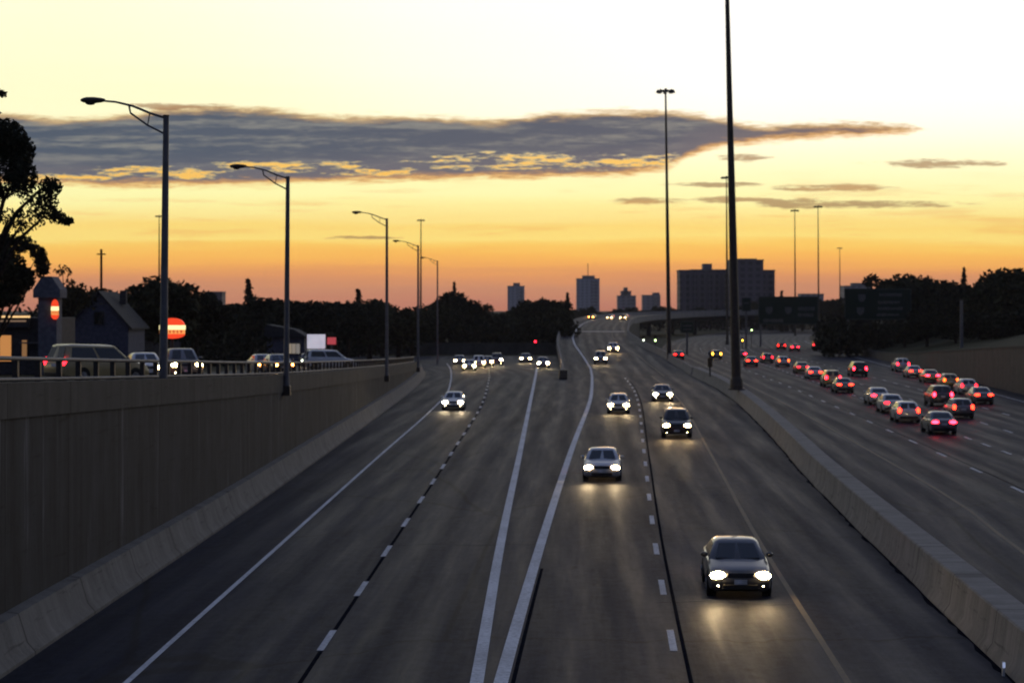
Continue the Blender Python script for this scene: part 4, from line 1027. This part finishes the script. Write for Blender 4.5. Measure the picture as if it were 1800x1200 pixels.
        if kind in ('suv', 'van', 'hatchback'): tl.sphere((s * hw * .76, hl - .07, tz), (.14, .11, .22), 12, 8)
        else: tl.sphere((s * hw * .62, hl - .05, tz - .02), (.25, .09, .12), 12, 8)
        tl.build('taillight', TAIL_ON, o, smooth=60)
    MB().box((0, P['rr'] + .02, P['roof'] - .09), (.36, .10, .05)).build('added_brake_light', TAIL_ON, o)  # third red lamp added on every car for more tail glow
    gx = MB(); gx.box((0, -hl - .0, (P['hl'] + .02)), (hw * .85, .08, .14)); gx.build('grille', CHROME, o, bevel=.02)
    MB().box((0, -hl + .0, .36), (hw * 1.1, .10, .14)).build('bumper_intake', BLACK, o, bevel=.02)
    MB().box((0, hl - .02, .40), (hw * 1.5, .12, .16)).build('bumper', BLACK, o, bevel=.03)
    MB().box((0, -hl - .03, .50), (.36, .03, .13)).build('number_plate', PLATE, o); MB().box((0, hl + .005, P['tail'] - .32), (.36, .03, .14)).build('number_plate', PLATE, o)
    wr = P['wr']
    for yy in (-hl + .92, hl - .98):
        for s in (1, -1):
            x1 = s * (hw + .012); x0 = s * (hw - .22)
            tyre = MB().tube([(x0, yy, wr), (s * (hw - .19), yy, wr), (s * (hw - .02), yy, wr), (x1, yy, wr)], [wr * .9, wr, wr, wr * .93], 22).build('tyre_tmp', RUBBER)
            tyre.name = 'wheel'; tyre.parent = o
            rm_ = MB(); rm_.tube([(s * (hw - .02), yy, wr), (s * (hw + .018), yy, wr)], wr * .62, 16)
            for k in range(5):
                a = 2 * math.pi * k / 5; rm_.bar((s * (hw + .02), yy, wr), (s * (hw + .02), yy + math.cos(a) * wr * .56, wr + math.sin(a) * wr * .56), .05, .012)
            rm_.build('rim', RIM, tyre)
            ar = MB(); ar.tube([(s * (hw - .25), yy, wr + .03), (s * (hw + .004), yy, wr + .03)], wr * 1.16, 22); ar.build('wheel_arch', BLACK, o)
    return o, body
for k in ('sedan', 'hatchback', 'suv', 'van'): CAR[k] = make_car(k)
CAR_USED = set()
HEADS = [None, emit('headlight_white', (1, .82, .58), 110), emit('headlight_gold', (1, .60, .22), 120), emit('headlight_dim', (1, .70, .36), 60)]
TAILS = [None, emit('tail_soft', (1, .014, .025), 7), emit('tail_scarlet', (1, .022, .008), 14), emit('tail_bright', (1, .010, .022), 30)]
car_rnd = random.Random(6)
PAINTS = dict(silver=paintcar('paint_silver', (.42, .43, .46)), grey=paintcar('paint_grey', (.13, .135, .145)), dark=paintcar('paint_charcoal', (.045, .047, .053)), black=paintcar('paint_black', (.016, .016, .018)),
              white=paintcar('paint_white', (.66, .66, .66), 0), yellow=paintcar('paint_pale_yellow', (.36, .27, .12), 0), gold=paintcar('paint_gold', (.28, .21, .09)), red=paintcar('paint_maroon', (.12, .02, .02)), blue=paintcar('paint_blue', (.06, .075, .12)))
ROADZ = {}
def zflat(X, Y): return 0.0
flyY = Interp([((s[0][1] + s[2][1]) / 2, s[3]) for s in FS[:10]])
def zfly(X, Y): return max(0.0, flyY(Y)) if Y > 228 else 0.0
def zfront(X, Y): return ZG(Y) + .03
def car(kind, col, px, py, zf, facing, label, group, slope=None, Yfix=None, head=None, tail=None, beams=0, rz=None):
    """px, py: where the middle between its facing lamps is seen; facing 'us' or 'away'"""
    hz = {'sedan': (.67, .84), 'hatchback': (.69, .88), 'suv': (.82, 1.0), 'van': (.76, .98)}[kind][0 if facing == 'us' else 1]
    Y = Yfix or 100.0
    if not Yfix:
        lo, hi = 30.0, 900.0
        for _ in range(60):                          # walk out along the bearing until the lamp height fits the road under it
            Y = (lo + hi) / 2; X = (px - PX) / FOC * Y; yy = HOR + (CAM_H - zf(X, Y) - hz) * FOC / Y
            if yy > py: lo = Y
            else: hi = Y
    X = (px - PX) / FOC * Y; hl = {'sedan': 2.3, 'hatchback': 2.1, 'suv': 2.35, 'van': 2.45}[kind]
    f = slope; sl = (f(Y + 3) - f(Y - 1)) / 4 if f else 0.0
    ang = -math.atan(sl) if rz is None else rz
    Xc, Yc = X + sl * hl, Y + hl
    src, ph = CAR[kind]
    if kind in CAR_USED: o = copy_tree(src)
    else: o = src; CAR_USED.add(kind)
    o.name = {'suv': 'sports_utility', 'van': 'minivan'}.get(kind, kind) + '_car'
    z = zf(Xc, Yc) + .005; pit = math.atan((zf(Xc, Yc + 1.5) - zf(Xc, Yc - 1.5)) / 3)
    o.location = (Xc, Yc, z); o.rotation_euler = (pit if facing == 'us' else -pit, 0, ang + (math.pi if facing == 'away' else 0))
    tag(o, label, 'car', group)
    if facing == 'us' and not head: head = car_rnd.choice(HEADS)
    if facing == 'away' and not tail: tail = car_rnd.choice(TAILS)
    todo = [q for q in bpy.data.objects if q.parent == o]
    for c in todo:
        nm = c.name.split('.')[0]; m = None
        if nm in ('body', 'mirror'): m = PAINTS[col]
        elif nm == 'headlight' and head: m = head
        elif nm in ('headlight', 'added_fog_lamp') and facing == 'away': m = CHROME
        elif nm == 'added_fog_lamp' and head in (HEAD_AMB, WHITE_ON, HEADS[3]): m = CHROME
        elif nm in ('taillight', 'added_brake_light') and tail: m = tail
        if m is not None: c.material_slots[0].link = 'OBJECT'; c.material_slots[0].material = m
        if nm == 'headlight' and beams:
            ld = bpy.data.lights.new('headlight_beam', 'SPOT'); lo_ = bpy.data.objects.new('headlight_beam', ld); C.objects.link(lo_); lo_.parent = o
            s = 1 if c.data.vertices[0].co.x > 0 else -1
            lo_.location = (s * .63, -hl - .1, hz); lo_.rotation_euler = (R(90 - 2.6), 0, R(180)); ld.energy = beams * .36; ld.spot_size = R(70); ld.spot_blend = .9; ld.shadow_soft_size = .1; ld.color = (1, .74, .42)
    return o
GU = 'cars coming towards the camera with headlights on'; GA = 'cars driving away with red taillights'; GF = 'cars on the frontage road'
S1 = lambda Y: (GL(Y) + D1(Y)) / 2; S2 = lambda Y: (LL(Y) + D1(Y)) / 2; S3 = lambda Y: (GR(Y) + D2(Y)) / 2; S4 = lambda Y: (YL(Y) + D2(Y)) / 2
car('sedan', 'dark', 1302, 1012, zflat, 'us', 'charcoal sedan nearest the camera in the lane beside the median barrier', GU, S4, beams=260)
car('sedan', 'silver', 1058, 822, zflat, 'us', 'silver sedan next to the thick gore line, second nearest oncoming car', GU, S3, beams=300)
car('suv', 'black', 1190, 748, zflat, 'us', 'black tall car close behind a grey sedan beside the yellow line', GU, S4, beams=260)
car('hatchback', 'silver', 1087, 712, zflat, 'us', 'silver hatchback third along the lane beside the gore line', GU, S3, beams=300)
car('sedan', 'grey', 1165, 693, zflat, 'us', 'grey sedan ahead of the bend beside the median barrier', GU, S4, beams=260)
car('sedan', 'white', 796, 707, zflat, 'us', 'white sedan alone on the exit ramp beside the tall left wall', GU, S2, beams=300)
car('suv', 'grey', 1056, 630, zfly, 'us', 'grey tall car starting down the flyover ramp, left one of two', GU, S3, beams=200)
car('sedan', 'silver', 1078, 612, zfly, 'us', 'silver sedan higher on the flyover ramp, right one of two', GU, S3, beams=200)
car('sedan', 'dark', 1042, 557, zfly, 'us', 'dark car with amber lamps on the crest of the flyover', GU, None, head=HEAD_AMB, rz=R(-14))
car('hatchback', 'silver', 1074, 558, zfly, 'us', 'silver hatchback on the crest of the flyover, middle of three', GU, None, rz=R(-14), head=emit('headlight_warm', (1, .62, .26), 24))
car('suv', 'dark', 1098, 558, zfly, 'us', 'dark tall car on the crest of the flyover, right one of three', GU, None, rz=R(-14), head=MAT['headlight_warm'])
car('sedan', 'silver', 825, 643, zflat, 'us', 'silver sedan at the left of the bright cluster leaving the junction', GU, S2, beams=200)
car('suv', 'white', 842, 637, zflat, 'us', 'white tall car in the middle of the bright cluster leaving the junction', GU, S2, beams=200)
car('hatchback', 'grey', 857, 636, zflat, 'us', 'grey hatchback at the right of the bright cluster leaving the junction', GU, S1, beams=200)
car('sedan', 'grey', 808, 634, zflat, 'us', 'grey sedan far left in the bright cluster, still by the edge line', GU, S2, beams=200)
car('suv', 'black', 873, 632, zflat, 'us', 'black tall car trailing at the right rear of the bright cluster', GU, S1, beams=200)
car('sedan', 'dark', 924, 630, zflat, 'us', 'dark sedan below the red traffic light', GU, S1, beams=200)
car('hatchback', 'blue', 955, 638, zflat, 'us', 'blue hatchback just left of the crash cushion', GU, S1, beams=120)
# frontage road
FR = lambda Y: WT(min(Y, 262)) - 8
car('van', 'yellow', 150, 640, zfront, 'away', 'pale yellow minivan on the frontage road behind the left guardrail', GF, None, Yfix=88, rz=R(-42))
car('hatchback', 'silver', 240, 645, zfront, 'us', 'silver hatchback behind the guardrail, left of the nearest street lamp', GF, None, Yfix=100, rz=R(18), beams=150)
car('suv', 'grey', 306, 644, zfront, 'us', 'grey tall car behind the guardrail, right of the nearest street lamp', GF, None, Yfix=106, rz=R(18), beams=150)
car('sedan', 'blue', 482, 640, zfront, 'us', 'blue grey sedan with amber lamps beside the second street lamp', GF, None, Yfix=138, rz=R(20), head=HEAD_AMB)
car('sedan', 'silver', 455, 640, zfront, 'us', 'silver sedan with amber lamps left of the second street lamp', GF, None, Yfix=142, rz=R(20), head=HEAD_AMB)
car('van', 'white', 575, 628, zfront, 'away', 'white van parked below the glowing white board', GF, None, Yfix=178, rz=R(-70), tail=CHROME)
car('sedan', 'dark', 537, 612, lambda X, Y: ZG(Y) + .03, 'us', 'dark sedan with greenish headlights in front of the low shop', GF, None, Yfix=205, rz=R(10), head=WHITE_ON)
# right carriageway
car('sedan', 'grey', 1660, 742, zflat, 'away', 'grey sedan nearest the camera among the departing cars', GA, YO)
car('hatchback', 'silver', 1598, 722, zflat, 'away', 'silver hatchback directly ahead of the nearest departing sedan', GA, YO)
car('sedan', 'silver', 1548, 695, zflat, 'away', 'silver sedan leading the file of three left of centre among the departing cars', GA, YO)
car('sedan', 'grey', 1730, 694, zflat, 'away', 'grey sedan rightmost of the departing cars, beside the right wall', GA, YO)
car('suv', 'dark', 1658, 694, zflat, 'away', 'dark tall car alongside the rightmost departing sedan', GA, YO)
car('hatchback', 'gold', 1672, 668, zflat, 'away', 'gold hatchback with amber glow in the middle of the right group', GA, YO, tail=emit('tail_orange', (1, .09, .01), 8))
car('sedan', 'silver', 1610, 652, zflat, 'away', 'silver sedan leading the right group beside the tapering wall', GA, YO)
car('van', 'black', 1512, 648, zflat, 'away', 'black minivan between the two groups of departing cars', GA, YO)
car('suv', 'yellow', 1465, 664, zflat, 'away', 'yellow tall car left of the black minivan', GA, YO)
car('sedan', 'gold', 1412, 645, zflat, 'away', 'gold sedan ahead of the yellow tall car', GA, YO)
car('hatchback', 'silver', 1378, 634, zflat, 'away', 'silver hatchback right of the thick mast with amber lamp', GA, YO, tail=MAT['tail_orange'])
car('sedan', 'grey', 1322, 634, zflat, 'away', 'grey sedan just right of the foot of the thick median mast', GA, YO)
car('hatchback', 'red', 1374, 607, zflat, 'away', 'maroon hatchback far ahead with bright brake lights', GA, YO, tail=emit('brake_glow', (1, .012, .008), 12))
car('sedan', 'gold', 1398, 610, zflat, 'away', 'gold sedan right beside the maroon hatchback with brake lights', GA, YO)
car('van', 'dark', 1437, 606, zflat, 'away', 'dark minivan farthest right among the distant departing cars', GA, YO)
car('sedan', 'dark', 1193, 623, zflat, 'away', 'dark sedan right behind the lamp crowned mast', GA, YO, tail=MAT['brake_glow'])
car('hatchback', 'grey', 1260, 622, zflat, 'away', 'grey hatchback with amber lamps left of the thick median mast', GA, YO, tail=TAIL_AMB)
car('sedan', 'silver', 1572, 708, zflat, 'away', 'silver sedan squeezed between two others in the left file of departing cars', GA, YO)
car('hatchback', 'grey', 1694, 716, zflat, 'away', 'grey hatchback between the left file and the right group of departing cars', GA, YO)
car('sedan', 'gold', 1640, 660, zflat, 'away', 'gold sedan second from the front of the right group', GA, YO)
car('hatchback', 'silver', 1704, 678, zflat, 'away', 'silver hatchback right of the gold hatchback with amber glow', GA, YO)
car('suv', 'silver', 1588, 640, zflat, 'away', 'silver tall car farthest ahead in the right group, close to the wall', GA, YO)
car('sedan', 'silver', 1434, 654, zflat, 'away', 'silver sedan between the gold sedan and the yellow tall car', GA, YO)
car('hatchback', 'grey', 1350, 628, zflat, 'away', 'grey hatchback among the file just right of the thick mast', GA, YO)
car('sedan', 'dark', 1304, 622, zflat, 'away', 'dark sedan peeping out beside the thick median mast', GA, YO)
car('sedan', 'grey', 1486, 676, zflat, 'away', 'grey sedan nearest in the file right of the thick mast', GA, YO)

# ------------------------------------------------------------------ evening haze
hz = MB().box((0, 1200, 59.3), (3600, 2600, 121.4)).build('haze', bpy.data.materials.new('haze')); tag(hz, 'thin evening haze over the whole scene', 'haze', kind='stuff')
m = hz.data.materials[0]; m.use_nodes = True; q = NG(m.node_tree); m.node_tree.nodes.clear()
vo = q.n('ShaderNodeVolumePrincipled'); vo.inputs['Color'].default_value = (.95, .88, .9, 1); vo.inputs['Density'].default_value = .00006; vo.inputs['Anisotropy'].default_value = .3
mo = q.n('ShaderNodeOutputMaterial'); m.node_tree.links.new(vo.outputs[0], mo.inputs['Volume'])
